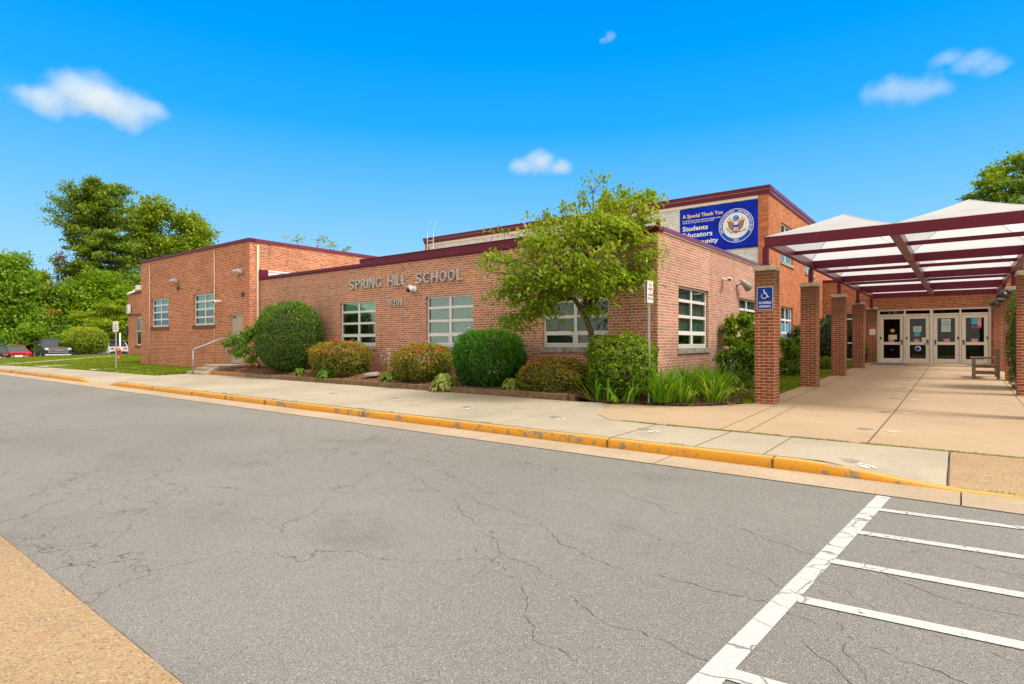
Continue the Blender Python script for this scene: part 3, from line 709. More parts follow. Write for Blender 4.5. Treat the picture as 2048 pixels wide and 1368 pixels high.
window(wing, 'X', SX, 13.70, 15.83, 1.34, 2.89, 2, zb, ('slat', M['blind_grey'], .78), M['frame_side'], M['sill'], low=1, label='side window nearest the corner')
window(wing, 'X', SX, 18.6, 20.7, 1.34, 2.89, 2, zb, ('slat', M['blind_grey'], .98), M['frame_side'], M['sill'], low=1)
x = -16.74
WORDS = (('SPRING', -16.74, -14.98, 3.31), ('HILL', -14.72, -13.80, 3.31), ('SCHOOL', -13.42, -11.40, 3.31))
for wd, xa, xb, z0 in WORDS:
    ws = {'I': .28, 'L': .8, 'P': .95, 'R': 1.0, 'N': 1.05}
    tot = sum(ws.get(c, 1.05) for c in wd); pitch = (xb - xa) / tot; x = xa
    for c in wd:
        w_ = pitch * ws.get(c, 1.05); mb = MB()
        fit_text(mb, c, w_ * (.74 if c != 'I' else .62), .315, M['letter'], Matrix.Translation((x + w_ * .45, FY - .045, z0 + .157)) @ FACE_Y, bold=.0, extrude=.035)
        mb.build('letter', wing); x += w_
for c, x in (('8', -14.60), ('2', -14.42), ('0', -14.24), ('1', -14.07)):
    mb = MB(); fit_text(mb, c, .135 if c != '1' else .05, .21, M['letter'], Matrix.Translation((x, FY - .03, 2.775)) @ FACE_Y, bold=.004, extrude=.022); mb.build('letter', wing)

# ---- left block, taller
BY, BX = 12.07, -22.8
block = thing('school_wing', (-28, BY, .3), 'tall orange brick block on the left with concrete steps to its grey door', 'school wing')
hb = [(-32.48, -30.47, 2.25, 3.67), (-27.79, -25.76, 2.25, 3.67), (-24.40, -23.33, .58, 2.69)]
mb = MB(); wall(mb, 'Y', BY, -33.8, BX, -.1, 5.60, hb, M['brick_block']); mb.build('front_wall', block)
mb = MB(); wall(mb, 'X', BX, BY, 19.5, -.1, 5.60, [], M['brick_block']); mb.build('side_wall', block)
mb = MB(); mb.box(-33.8, -33.79, BY + .01, 19.5, -.1, 5.6, M['brick_block']); mb.build('side_wall', block)
mb = MB(); mb.box(-33.7, BX - .1, BY + .1, 19.4, 5.45, 5.5, M['roof']); mb.build('roof', block)
mb = MB(); mb.box(-33.7, BX - .1, BY + 2.5, BY + 2.6, 0, 5.4, M['interior']); mb.box(-33.7, BX - .1, BY + .2, BY + 2.5, .3, .4, M['interior']); mb.build('partition', block)
mb = MB(); mb.box(-33.85, BX + .05, BY - .05, BY + .25, 5.59, 5.72, M['maroon']); mb.box(BX - .25, BX + .05, BY + .252, 19.5, 5.59, 5.72, M['maroon_lit']); mb.build('roof_trim', block, bevel=.006)
zb2 = (2.62, 2.98, 3.33)
window(block, 'Y', BY, -32.48, -30.47, 2.25, 3.67, 2, zb2, ('shade', M['blind_teal'], .52), M['frame'], M['brown_sill'], .15, fw_=.07)
window(block, 'Y', BY, -27.79, -25.76, 2.25, 3.67, 2, zb2, ('shade', M['blind_teal'], .52), M['frame'], M['brown_sill'], .15, fw_=.07)
mb = MB(); pbox(mb, 'Y', BY, -24.40, -24.34, .58, 2.69, .03, .11, M['grey_door']); pbox(mb, 'Y', BY, -23.39, -23.33, .58, 2.69, .03, .11, M['grey_door']); pbox(mb, 'Y', BY, -24.34, -23.39, 2.63, 2.69, .03, .11, M['grey_door'])
pbox(mb, 'Y', BY, -24.335, -23.395, .60, 2.625, .06, .10, M['grey_door']); d_ = mb.build('door', block, bevel=.004)
mb = MB(); mb.tube([(-23.5, BY + .06, 1.6), (-23.5, BY - .01, 1.6), (-23.6, BY - .01, 1.6)], .012, M['metal']); mb.build('handle', d_)
mb = MB(); pbox(mb, 'Y', BY, -24.25, -23.98, 2.50, 2.58, .05, .058, M['dark']); mb.build('number_plate', d_)
for x, za, zt in ((-25.73, .35, 5.5), (-32.66, .3, 5.4)):
    mb = MB(); mb.tube([(x, BY - .025, za), (x, BY - .025, zt)], .018, M['cream'], 6); mb.build('conduit', block)
mb = MB(); mb.box(BX + .005, BX + .085, BY + .28, BY + .37, .45, 5.45, M['cream'])
mb.build('downspout', block, bevel=.01)
mb = MB(); mb.box(BX + .004, BX + .05, FY + .06, 17.2, 4.02, 4.42, M['white']); mb.box(BX + .004, BX + .09, FY + .06, 17.2, 4.42, 4.47, M['white']); mb.build('flashing', block)
mb = MB(); mb.box(BX + .10, BX + .24, FY - .06, FY + .28, 4.165, 4.45, M['maroon']); mb.build('trim_end', wing, bevel=.005)

# ---- two-storey rear wing
RY, RX = 22.15, -5.46
rear = thing('school_wing', (-14, RY, .3), 'tall rear wing with white brick front, orange brick side and wide maroon eaves', 'school wing')
mb = MB(); wall(mb, 'Y', RY, -22.85, -5.82, 3.9, 6.75, [], M['brick_white']); mb.build('front_wall', rear)
mb = MB(); mb.box(-5.82, RX - .001, RY - .06, RY + .2, -.1, 6.86, M['brick_rear']); mb.build('corner_pier', rear)
mb = MB(); mb.box(-23.1, -22.85, RY - .06, RY + .2, -.1, 6.86, M['brick_rear']); mb.build('corner_pier', rear)
hr = [(23.90, 25.90, 4.62, 6.12), (28.25, 30.25, 4.62, 6.12), (23.90, 25.90, 1.34, 2.89), (28.25, 30.25, 1.34, 2.89)]
mb = MB(); wall(mb, 'X', RX, RY + .2, 36, -.1, 6.86, hr, M['brick_rear']); mb.build('side_wall', rear)
mb = MB(); mb.box(-23, RX - .1, RY + .1, 36, 6.6, 6.7, M['roof']); mb.box(-23, RX - 3, RY + .5, RY + .6, 0, 6.6, M['interior']); mb.box(RX - 3.1, RX - 3, RY + .6, 36, 0, 6.6, M['interior']); mb.build('roof', rear)
mb = MB(); mb.box(-23.2, RX + .07, RY - .13, RY + .3, 7.0, 7.14, M['maroon']); mb.box(-23.15, RX + .05, RY - .10, RY + .3, 6.84, 6.99, M['maroon']); mb.box(-23.15, RX + .05, RY - .115, RY + .3, 6.99, 7.0, M['cream'])
mb.box(RX - .3, RX + .07, RY + .302, 36, 7.0, 7.14, M['maroon_lit']); mb.box(RX - .3, RX + .05, RY + .302, 36, 6.84, 6.99, M['maroon_lit']); mb.build('roof_trim', rear, bevel=.006)
mb = MB(); mb.box(-22.85, -5.83, RY - .045, RY + .1, 6.72, 6.835, M['cream']); mb.build('soffit_board', rear)
for y0 in (23.90, 28.25):
    window(rear, 'X', RX, y0, y0 + 2.0, 4.62, 6.12, 2, (5.1,), ('shade', M['blind_pale'], .5), M['white'], M['sill'])
    window(rear, 'X', RX, y0, y0 + 2.0, 1.34, 2.89, 2, (1.86, 2.37), ('shade', M['blind_grey'], .4), M['white'], M['sill'])
# blue banner with a seal, hung on the white brick
ban = thing('banner', (-7.3, RY, 5.8), 'blue vinyl thank-you banner with a round eagle seal on the white brick', 'banner')
mb = MB(); nx_, nz_ = 24, 12; vs = []
for i in range(nx_ + 1):
    for j in range(nz_ + 1):
        x = -8.75 + 2.93 * i / nx_; z = 4.96 + 1.73 * j / nz_ - (.008 * math.sin(i * 1.7) if j == nz_ else 0)
        vs.append((x, RY - .055 + .012 * math.sin(i * .9 + j * .35) * (1 if 0 < j < nz_ else .3), z))
mb.add(vs, [(i * (nz_ + 1) + j, (i + 1) * (nz_ + 1) + j, (i + 1) * (nz_ + 1) + j + 1, i * (nz_ + 1) + j + 1) for i in range(nx_) for j in range(nz_)], M['banner'], smooth=True)
sh_ = mb.build('sheet', ban); so_ = sh_.modifiers.new('thick', 'SOLIDIFY'); so_.thickness = .004
def bt(s, x, z, w, h, m, bold=.02):
    mb = MB(); fit_text(mb, s, w, h, m, Matrix.Translation((x + w / 2, RY - .075, z)) @ FACE_Y, bold=bold, extrude=.001); mb.build('lettering', ban)
bt('A Special Thank You', -8.63, 6.37, 1.55, .19, M['peach']); bt('for all the hard work and determination that', -8.63, 6.215, 1.47, .07, M['signwhite'], .004); bt('made this recognition award possible.', -8.63, 6.13, 1.24, .07, M['signwhite'], .004)
bt('Students', -8.63, 5.91, .99, .19, M['signwhite']); bt('Educators', -8.63, 5.65, 1.16, .19, M['signwhite']); bt('Community', -8.63, 5.34, 1.38, .235, M['signwhite'])
# seal
cx, cz, sy = -6.595, 5.82, RY - .075
def disc(r0, r1, m, y, nm, n=48):
    mb = MB(); a = [2 * PI * k / n for k in range(n)]
    if r0 <= 0: mb.add([(cx + r1 * math.cos(t), y, cz + r1 * math.sin(t)) for t in a] + [(cx + r1 * math.cos(t), y + .003, cz + r1 * math.sin(t)) for t in a], [tuple(range(n))] + [(k, (k + 1) % n, n + (k + 1) % n, n + k) for k in range(n)], m)
    else: mb.add([(cx + r * math.cos(t), y, cz + r * math.sin(t)) for r in (r0, r1) for t in a], [(k, (k + 1) % n, n + (k + 1) % n, n + k) for k in range(n)], m)
    o = mb.build(nm, ban); return o
disc(0, .63, M['signwhite'], sy, 'seal_rim'); disc(0, .61, M['ring'], sy - .003, 'seal_ring'); disc(0, .48, M['sealwhite'], sy - .006, 'seal_field')
def arc_text(s, a0, a1, r, h, m):
    mb = MB(); n = len(s)
    for i, c in enumerate(s):
        if c == ' ': continue
        t = a0 + (a1 - a0) * i / (n - 1)
        fit_text(mb, c, h * (.3 if c in 'il.' else .62), h if c.isupper() or c in 'dbhlft' else h * .72, m, Matrix.Translation((cx + r * math.cos(t), sy - .006, cz + r * math.sin(t))) @ Matrix.Rotation(-(t - PI / 2), 4, 'Y') @ FACE_Y, bold=.01, extrude=.001)
    mb.build('seal_lettering', ban)
arc_text('U.S. Department of Education', R(205), R(98), .545, .078, M['signwhite']); arc_text('National Blue Ribbon Schools', R(80), R(-25), .545, .078, M['signwhite'])
mb = MB(); fit_text(mb, '2024', .2, .075, M['signwhite'], Matrix.Translation((cx, sy - .006, cz - .545)) @ FACE_Y, bold=.015, extrude=.001); mb.build('seal_lettering', ban)
def poly(pts, m, y, mb): mb.prism([(cx + u * 1.1, cz - .02 + w * 1.1) for u, w in pts], sy - y, sy - y + .002, m, 'Y')
mb = MB()
for s in (-1, 1):
    poly([(s * .06, .02), (s * .10, .12), (s * .16, .16), (s * .31, .215), (s * .27, .14), (s * .25, .02), (s * .21, -.08), (s * .13, -.15), (s * .07, -.13)], M['eagle'], .009, mb)
    poly([(s * .05, .10), (s * .10, .17), (s * .22, .29), (s * .25, .27), (s * .13, .13), (s * .07, .06)], M['gold'], .0115, mb)
    poly([(s * .04, -.15), (s * .12, -.16), (s * .17, -.22), (s * .10, -.215), (s * .05, -.19)], M['eagle'], .009, mb)
poly([(-.05, -.16), (.05, -.16), (.07, -.25), (.02, -.235), (0, -.27), (-.02, -.235), (-.07, -.25)], M['eagle'], .009, mb)
poly([(-.06, .04), (-.02, .11), (-.06, .10), (-.03, .14), (.04, .13), (.07, .05)], M['sealwhite'], .014, mb); poly([(-.03, .12), (-.075, .09), (-.03, .10)], M['gold'], .0165, mb)
mb.build('eagle', ban)
mb = MB()
poly([(-.10, .04), (.10, .04), (.105, -.04), (-.105, -.04)], M['ring'], .017, mb)
for k in range(7): poly([(-.10 + k * .0286, -.04), (-.0714 + k * .0286, -.04), (-.0714 + k * .0286 * .9 + .002, -.13 - .03 * (1 - abs(k - 3) / 3)), (-.10 + k * .0286 * .9 + .008, -.13 - .03 * (1 - abs(k - 3) / 3))], M['signred'] if k % 2 == 0 else M['signwhite'], .017, mb)
mb.build('shield', ban)
mb = MB(); a = [2 * PI * k / 20 for k in range(20)]
poly([(.10 * math.cos(t), .26 + .10 * math.sin(t)) for t in a], M['ring'], .009, mb)
for t in [2 * PI * k / 6 for k in range(6)] + [0]:
    q = .05 if t or True else 0
    poly([(q * math.cos(t) + .016 * math.cos(u), .26 + q * math.sin(t) + .016 * math.sin(u)) for u in a[::3]], M['signwhite'], .0115, mb)
mb.build('stars', ban)
mb = MB()
for k in range(7):
    t = k / 6; bx_, bz_ = -.13 - .15 * t, -.25 + .17 * t
    for s in (-1, 1): poly([(bx_, bz_), (bx_ - .03 + s * .03, bz_ + .03), (bx_ - .02 + s * .035, bz_ + .06)], M['sealgreen'], .009 + .001 * k + (.0005 if s > 0 else 0), mb)
mb.build('olive_branch', ban)
mb = MB()
for k in range(4): poly([(.12, -.24 + k * .012), (.33 + k * .005, -.09 - k * .03), (.335 + k * .005, -.08 - k * .03), (.12, -.23 + k * .012)], M['eagle'], .009 + .0015 * k, mb)
mb.build('arrows', ban)
# ladder rails at the rear wing's left end
lad = thing('roof_ladder', (-22.6, RY - .3, 4), 'thin white roof ladder rails at the left end of the white brick wall', 'ladder')
for x in (-22.65, -22.2):
    mb = MB(); mb.tube([(x, RY - .32, 4.0), (x, RY - .32, 7.1), (x + .02, RY - .3, 7.5), (x + .16, RY - .2, 8.0)], [.016, .016, .004, .003], M['white'], 6); mb.build('rail', lad)
for z in lin(4.2, 6.9, 9):
    mb = MB(); mb.tube([(-22.63, RY - .32, z), (-22.22, RY - .32, z)], .012, M['white'], 5); mb.build('rung', lad)

# ---- far left wing
far = thing('school_wing', (-45, 18.2, .4), 'far low brick wing peeping out beyond the left block', 'school wing')
hf = [(-52.05, -50.6, 1.22, 3.45)]
mb = MB(); wall(mb, 'Y', 18.2, -53.6, -33.9, -.1, 5.35, hf, M['brick_block']); mb.quad((-53.6, 27, -.1), (-53.6, 18.2, -.1), (-53.6, 18.2, 5.35), (-53.6, 27, 5.35), M['brick_block']); mb.build('front_wall', far)
mb = MB(); mb.box(-53.65, -33.9, 18.1, 18.5, 5.352, 5.5, M['maroon']); mb.box(-53.5, -34, 18.5, 27, 5.2, 5.3, M['roof']); mb.build('roof', far)
mb = MB(); mb.box(-53.66, -33.9, 18.14, 18.195, 3.62, 3.74, M['brown_sill']); mb.build('brick_ledge', far)
mb = MB(); mb.box(-53.5, -34, 20, 20.1, 0, 5.1, M['interior']); mb.build('partition', far)
window(far, 'Y', 18.2, -52.05, -50.6, 1.22, 3.45, 1, (2.35,), ('shade', M['blind_teal'], .5), M['frame_side'], M['brown_sill'], .15, fw_=.1)

# ---- entrance wing
EY = 32.4
ent = thing('school_wing', (-1, EY, .5), 'brick entrance wing behind the canopy with four beige glass doors', 'school wing')
he = [(-5.40, -3.62, .62, 2.93), (-3.16, 1.03, .50, 3.02)]
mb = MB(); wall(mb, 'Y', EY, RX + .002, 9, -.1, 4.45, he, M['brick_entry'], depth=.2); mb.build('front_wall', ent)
mb = MB(); mb.box(RX + .003, 9, EY + .15, 40, 4.3, 4.4, M['roof']); mb.build('roof', ent)
mb = MB(); mb.box(RX + .003, 9, EY - .05, EY + .25, 4.45, 4.57, M['maroon']); mb.build('roof_trim', ent, bevel=.006)
mb = MB(); mb.box(-5.4, 8, EY + 4, EY + 4.1, .4, 4.2, M['interior']); mb.box(-5.4, 8, EY + .25, EY + 4, .4, .48, M['interior']); mb.build('partition', ent)
window(ent, 'Y', EY, -5.40, -3.62, .62, 2.93, 2, (1.45, 2.62), ('shade', M['dark'], .5), M['frame'], M['sill'], .1)
mb = MB()
DX = [(-3.16, -3.05), (-2.10, -2.03), (-1.12, -1.0), (-.06, .01), (.94, 1.03)]
for a, b in DX: pbox(mb, 'Y', EY, a, b, .5, 3.02, .02, .14, M['door_frame'])
for (a, b), (c, d) in zip(DX, DX[1:]):
    pbox(mb, 'Y', EY, b, c, 2.95, 3.02, .023, .137, M['door_frame']); pbox(mb, 'Y', EY, b, c, 2.72, 2.79, .023, .137, M['door_frame'])
df = mb.build('door_frame', ent, bevel=.004)
for (a, b), (c, d) in zip(DX, DX[1:]):
    mb = MB(); pbox(mb, 'Y', EY, b, c, 2.79, 2.95, .075, .082, M['door_glass']); mb.build('transom_pane', df)
for k, ((a, b), (c, d)) in enumerate(zip(DX, DX[1:])):
    mb = MB(); u0, u1 = b + .012, c - .012
    for q in ((u0, u0 + .14, .53, 2.71), (u1 - .14, u1, .53, 2.71), (u0 + .14, u1 - .14, 2.57, 2.71), (u0 + .14, u1 - .14, 1.37, 1.50), (u0 + .14, u1 - .14, .53, .74)): pbox(mb, 'Y', EY, *q, .05, .10, M['door_frame'])
    dr = mb.build('door', ent, bevel=.005)
    mb = MB(); pbox(mb, 'Y', EY, u0 + .13, u1 - .13, 1.49, 2.58, .072, .078, M['door_glass']); pbox(mb, 'Y', EY, u0 + .13, u1 - .13, .73, 1.38, .072, .078, M['door_glass']); mb.build('pane', dr)
    hx, s = (u1 - .07, -1) if k < 2 else (u0 + .07, 1); mb = MB()
    mb.box(hx - .03, hx + .03, EY + .03, EY + .049, 1.38, 1.60, M['dark']); mb.tube([(hx, EY + .04, 1.43), (hx, EY - .02, 1.43), (hx + s * .13, EY - .02, 1.44)], .016, M['metal']); mb.build('handle', dr)
    hx = (u0 + .03) if k < 2 else (u1 - .03); mb = MB(); mb.box(hx - .025, hx + .025, EY + .028, EY + .048, 1.62, 1.74, M['black']); mb.build('card_reader', dr)
def notice(lb, cat, items):
    o = None
    mbn = MB()
    for x0, x1, z0, z1, m in items: pbox(mbn, 'Y', EY, x0, x1, z0, z1, .066, .069, m)
    return mbn
def put_notice(name, lb, items, txt=()):
    mbn = notice(lb, name, items); 
    for s, x, z, w, h, m in txt: fit_text(mbn, s, w, h, m, Matrix.Translation((x, EY + .062, z)) @ FACE_Y, extrude=.001)
    tag(mbn.build(name), lb, 'notice', 'papers stuck on the entrance doors')
mb = MB(); mb.lathe([(.085, 0), (.085, .004)], (0, 0, 0), M['yellow'], 20, Matrix.Translation((-2.55, EY + .069, 2.02)) @ Matrix.Rotation(R(90), 4, 'X')); tag(mb.build('door_sticker'), 'round yellow sticker on the glass of the first door', 'sticker', 'papers stuck on the entrance doors')
put_notice('door_notice', 'cream paper below the yellow sticker on the first door', [(-2.70, -2.37, 1.62, 1.84, M['paper'])])
put_notice('door_notice', 'pink slip at the lower left of the first door glass', [(-2.70, -2.48, 1.51, 1.615, M['pink'])])
put_notice('door_notice', 'mint paper with a round logo on the second door', [(-1.74, -1.44, 1.98, 2.22, M['mint'])], [('Back-to-School', -1.59, 2.18, .22, .035, M['dark']), ('O', -1.59, 2.09, .15, .11, M['dark'])])
put_notice('door_notice', 'cyan paper under the mint paper on the second door', [(-1.71, -1.48, 1.77, 1.975, M['cyan'])])
put_notice('door_notice', 'pink slip on the second door left of a white card', [(-1.72, -1.52, 1.51, 1.63, M['pink'])])
put_notice('door_notice', 'small white card with a black mark on the second door', [(-1.42, -1.28, 1.51, 1.70, M['signwhite'])], [('&', -1.35, 1.61, .05, .07, M['black'])])
put_notice('door_notice', 'pale mint notice, upper of two on the third door', [(-.70, -.37, 2.28, 2.54, M['mint'])], [('NO', -.53, 2.49, .09, .04, M['dark']), ('TRESPASSING', -.53, 2.41, .24, .04, M['dark']), ('PRIVATE AREA', -.53, 2.33, .24, .03, M['dark'])])
put_notice('door_notice', 'pale blue notice, lower of two on the third door', [(-.70, -.37, 1.96, 2.25, M['mint'])], [('Please Ring', -.53, 2.16, .25, .05, M['cyan']), ('the doorbell', -.53, 2.06, .25, .05, M['cyan'])])
put_notice('door_notice', 'pink slip at the bottom of the third door glass', [(-.62, -.40, 1.51, 1.64, M['pink'])])
put_notice('door_notice', 'teal, white and red flyer on the fourth door', [(.36, .57, 2.28, 2.56, M['cyan']), (.36, .70, 2.10, 2.19, M['signred']), (.36, .54, 2.19, 2.28, M['ring']), (.57, .70, 2.19, 2.56, M['pink'])])
put_notice('door_notice', 'pink slip at the bottom of the fourth door glass', [(.36, .58, 1.51, 1.64, M['pink'])])
mb = MB(); mb.lathe([(.12, 0), (.12, .004)], (0, 0, 0), M['signwhite'], 24, Matrix.Translation((-1.57, EY + .069, 1.20)) @ Matrix.Rotation(R(90), 4, 'X')); mb.lathe([(.085, 0), (.085, .002)], (0, 0, 0), M['ring'], 20, Matrix.Translation((-1.57, EY + .064, 1.20)) @ Matrix.Rotation(R(90), 4, 'X'))
tag(mb.build('door_sticker'), 'round blue and white seal on the lower glass of the second door', 'sticker', 'papers stuck on the entrance doors')
mb = MB(); mb.lathe([(.055, 0), (.055, .004)], (0, 0, 0), M['ring'], 20, Matrix.Translation((-2.58, EY + .069, 1.13)) @ Matrix.Rotation(R(90), 4, 'X')); tag(mb.build('door_sticker'), 'small dark blue sticker on the lower glass of the first door', 'sticker', 'papers stuck on the entrance doors')
mb = MB(); mb.box(-3.44, -3.20, 32.16, 32.18, 1.83, 2.10, M['signwhite']); mb.box(-3.44, -3.20, 32.158, 32.179, 2.10, 2.20, M['signred'])
for z in (2.03, 1.97, 1.91): fit_text(mb, 'visitors must report', .19, .025, M['dark'], Matrix.Translation((-3.32, 32.156, z)) @ FACE_Y, extrude=.001)
fit_text(mb, 'NOTICE', .17, .05, M['signwhite'], Matrix.Translation((-3.32, 32.154, 2.15)) @ FACE_Y, extrude=.001)
tag(mb.build('wall_sign'), 'white notice with a red header on the brick pillar beside the doors', 'sign')
def mat_sheet(name, x0, x1, y0, y1, h, m, lb):
    mb = MB(); z0, z1 = gz(0, y0) + .004, gz(0, y1) + .004; v = [(x0, y0, z0), (x1, y0, z0), (x1, y1, z1), (x0, y1, z1)]
    v += [(a, b, c + h) for a, b, c in v]; mb.add(v, [(0, 3, 2, 1), (4, 5, 6, 7), (0, 1, 5, 4), (1, 2, 6, 5), (2, 3, 7, 6), (3, 0, 4, 7)], m)
    return tag(mb.build(name, bevel=.004), lb, 'door mat')
mat_sheet('door_mat', -3.25, .95, 30.2, 32.2, .014, M['rubber'], 'long grey rubber mat along the entrance doors')
mat_sheet('door_mat', -1.9, .15, 30.6, 31.7, .026, M['coir'], 'tan coir mat lying on the grey one before the doors')

# ------------------------------------------------------------------ pillars and canopy
def pillar():
    r = thing('brick_pillar', (0, 0, 0), 'x', 'pillar', 'brick pillars carrying the canopy')
    mb = MB(); mb.box(-.205, .205, -.205, .205, -.1, 3.04, M['brick_pillar']); mb.build('shaft', r, uvo=(.1, 0))
    mb = MB(); mb.box(-.225, .225, -.225, .225, 3.04, 3.13, M['stone']); mb.prism([(-.225, 3.13), (.225, 3.13), (.17, 3.155), (-.17, 3.155)], -.2, .2, M['stone'], 'Y'); mb.build('cap', r, bevel=.01)
    return r
pl = pillar()
PY = [13.405, 17.96, 22.85, 27.7, 32.385]
lbl_l = ('front brick pillar of the left row, bearing the blue accessible sign', 'second brick pillar of the left row, behind the one with the blue sign', 'third brick pillar of the left row', 'fourth brick pillar of the left row, close to the doors', 'half-hidden brick pillar against the wall left of the doors')
lbl_r = ('front brick pillar of the right row at the canopy corner', 'brick pillar at the right edge of the picture, nearest of its row', 'brick pillar just behind the right-edge pillar, partly behind the dark shrub', 'brick pillar of the right row under the two black lamps', 'brick pillar against the wall right of the doors')
place(pl, (-3.345, PY[0], 0)); pl['label'] = lbl_l[0]
for i in range(1, 5): dup(pl, (-3.345, PY[i], 0), lbl_l[i])
for i in range(0, 5): dup(pl, (1.215 + .02 * i, PY[i], 0), lbl_r[i])
can = thing('entrance_canopy', (-1, 22, 3.6), 'maroon steel canopy with white fabric pyramid roofs over the entrance walk', 'canopy')
BXS = [(-3.35, -3.24), (-1.1, -.93), (1.16, 1.28)]
CY_ = [13.3, 18.05, 22.84, 27.44, 32.0]
for a, b in BXS:
    mb = MB(); mb.box(a, b, 13.3, 32.3, 3.562, 3.755, M['maroon_lit']); mb.build('beam', can, bevel=.006)
for y in CY_:
    mb = MB(); mb.box(-3.36, 1.29, y - .06, y + .06, 3.555, 3.765, M['maroon']); mb.build('beam', can, bevel=.006)
for y in [(a + b) / 2 for a, b in zip(CY_, CY_[1:])]:
    mb = MB(); mb.box(-3.24, 1.16, y - .04, y + .04, 3.655, 3.745, M['maroon']); mb.build('purlin', can, bevel=.005)
for y in CY_:
    for x in (-3.345, 1.235):
        mb = MB(); mb.box(x - .055, x + .055, y - .055, y + .055, 3.1, 3.554, M['maroon']); po_ = mb.build('post', can, bevel=.005)
        mb = MB(); mb.box(x - .10, x + .10, y - .10, y + .10, 3.156, 3.172, M['maroon']); mb.build('base_plate', po_, bevel=.003)
for xa, xb in ((-3.34, -1.02), (-1.0, 1.28)):
    for ya, yb in zip(CY_, CY_[1:]):
        mb = MB(); n = 8; xm, ym = (xa + xb) / 2, (ya + yb) / 2; vs = []
        def P(k, t):                            # ring k of 4n points, t from eave to apex, slightly sagging
            s = k // n; q = (k % n) / n
            e = [(xa + (xb - xa) * q, ya), (xb, ya + (yb - ya) * q), (xb - (xb - xa) * q, yb), (xa, yb - (yb - ya) * q)][s]
            return (e[0] + (xm - e[0]) * t, e[1] + (ym - e[1]) * t, 3.775 + .74 * t - .025 * math.sin(PI * t))
        T = 6
        for i in range(T): vs += [P(k, i / T) for k in range(4 * n)]
        vs.append((xm, ym, 4.515)); fs = []
        for i in range(T - 1): fs += [(i * 4 * n + k, i * 4 * n + (k + 1) % (4 * n), (i + 1) * 4 * n + (k + 1) % (4 * n), (i + 1) * 4 * n + k) for k in range(4 * n)]
        fs += [((T - 1) * 4 * n + k, (T - 1) * 4 * n + (k + 1) % (4 * n), len(vs) - 1) for k in range(4 * n)]
        mb.add(vs, fs, M['fabric']); fr_ = mb.build('fabric_roof', can)
        mb = MB()
        for k in (0, n, 2 * n, 3 * n): mb.tube([Vector(P(k, t / 5)) + Vector((0, 0, .004)) for t in range(6)], .011, M['fabric'], 5)
        mb.build('seam', fr_)
# blue accessible sign on the front pillar
acc = thing('accessible_sign', (-3.33, 13.19, 2.44), 'blue wheelchair sign reading accessible entrance on the front pillar', 'sign')
def rrect(w, h, r, n=5):
    P = []
    for cxx, cyy, a0 in ((w / 2 - r, h / 2 - r, 0), (-w / 2 + r, h / 2 - r, 90), (-w / 2 + r, -h / 2 + r, 180), (w / 2 - r, -h / 2 + r, 270)):
        for k in range(n + 1): t = R(a0 + 90 * k / n); P.append((cxx + r * math.cos(t), cyy + r * math.sin(t)))
    return P
mb = MB(); mb.prism([(-3.333 + u, 2.44 + w) for u, w in rrect(.325, .49, .03)], 13.186, 13.195, M['signwhite'], 'Y'); mb.build('plate', acc)
mb = MB(); mb.prism([(-3.333 + u, 2.44 + w) for u, w in rrect(.307, .472, .025)], 13.183, 13.188, M['signblue'], 'Y'); mb.build('blue_face', acc)
def wheelchair(mb, x, z, y, s, m, mat=None):
    def T(pts): return [(x + u * s, y, z + w * s) for u, w in pts]
    mb.tube(T([(-.30 + 0 * k, 0) for k in range(0)] + [(.42 * math.cos(R(a)) - .02, -.28 + .42 * math.sin(R(a))) for a in range(140, 375, 20)]), .055 * s, m, 6)
    mb.tube(T([(-.05, .42), (-.02, .05), (.32, .0), (.52, -.48), (.70, -.42)]), .065 * s, m, 6); mb.tube(T([(-.04, .22), (.28, .22)]), .045 * s, m, 6)
    mb.add([(x - .06 * s + .11 * s * math.cos(k * PI / 6), y - .003, z + .62 * s + .11 * s * math.sin(k * PI / 6)) for k in range(12)], [tuple(range(12))], m)
mb = MB(); wheelchair(mb, -3.345, 2.53, 13.181, .135, M['signwhite']); mb.build('symbol', acc)
mb = MB(); fit_text(mb, 'ACCESSIBLE', .255, .048, M['signwhite'], Matrix.Translation((-3.333, 13.181, 2.345)) @ FACE_Y, bold=.02); fit_text(mb, 'ENTRANCE', .23, .048, M['signwhite'], Matrix.Translation((-3.333, 13.181, 2.265)) @ FACE_Y, bold=.02); mb.build('lettering', acc)
# black lamps on the right pillars
for y, lb in ((22.6, 'black wall lamp on the second visible pillar of the right row'), (27.45, 'black wall lamp on the pillar of the right row nearest the doors'), (17.72, 'black wall lamp on the pillar at the right picture edge')):
    mb = MB(); x = 1.0 if y > 20 else 1.38; mb.lathe([(.02, .12), (.10, .06), (.15, -.02), (.13, -.10), (.05, -.11)], (x - .02, y, 2.92 if y > 20 else 2.75), M['black'], 14); mb.tube([(x - .02, y, 3.0 if y > 20 else 2.83), (x + .2, y + .02, 3.0 if y > 20 else 2.83)], .025, M['black'])
    t_ = thing('wall_lamp', (x, y, 2.9), lb, 'wall lamp', 'black lamps on the canopy pillars'); mb.build('housing', t_)

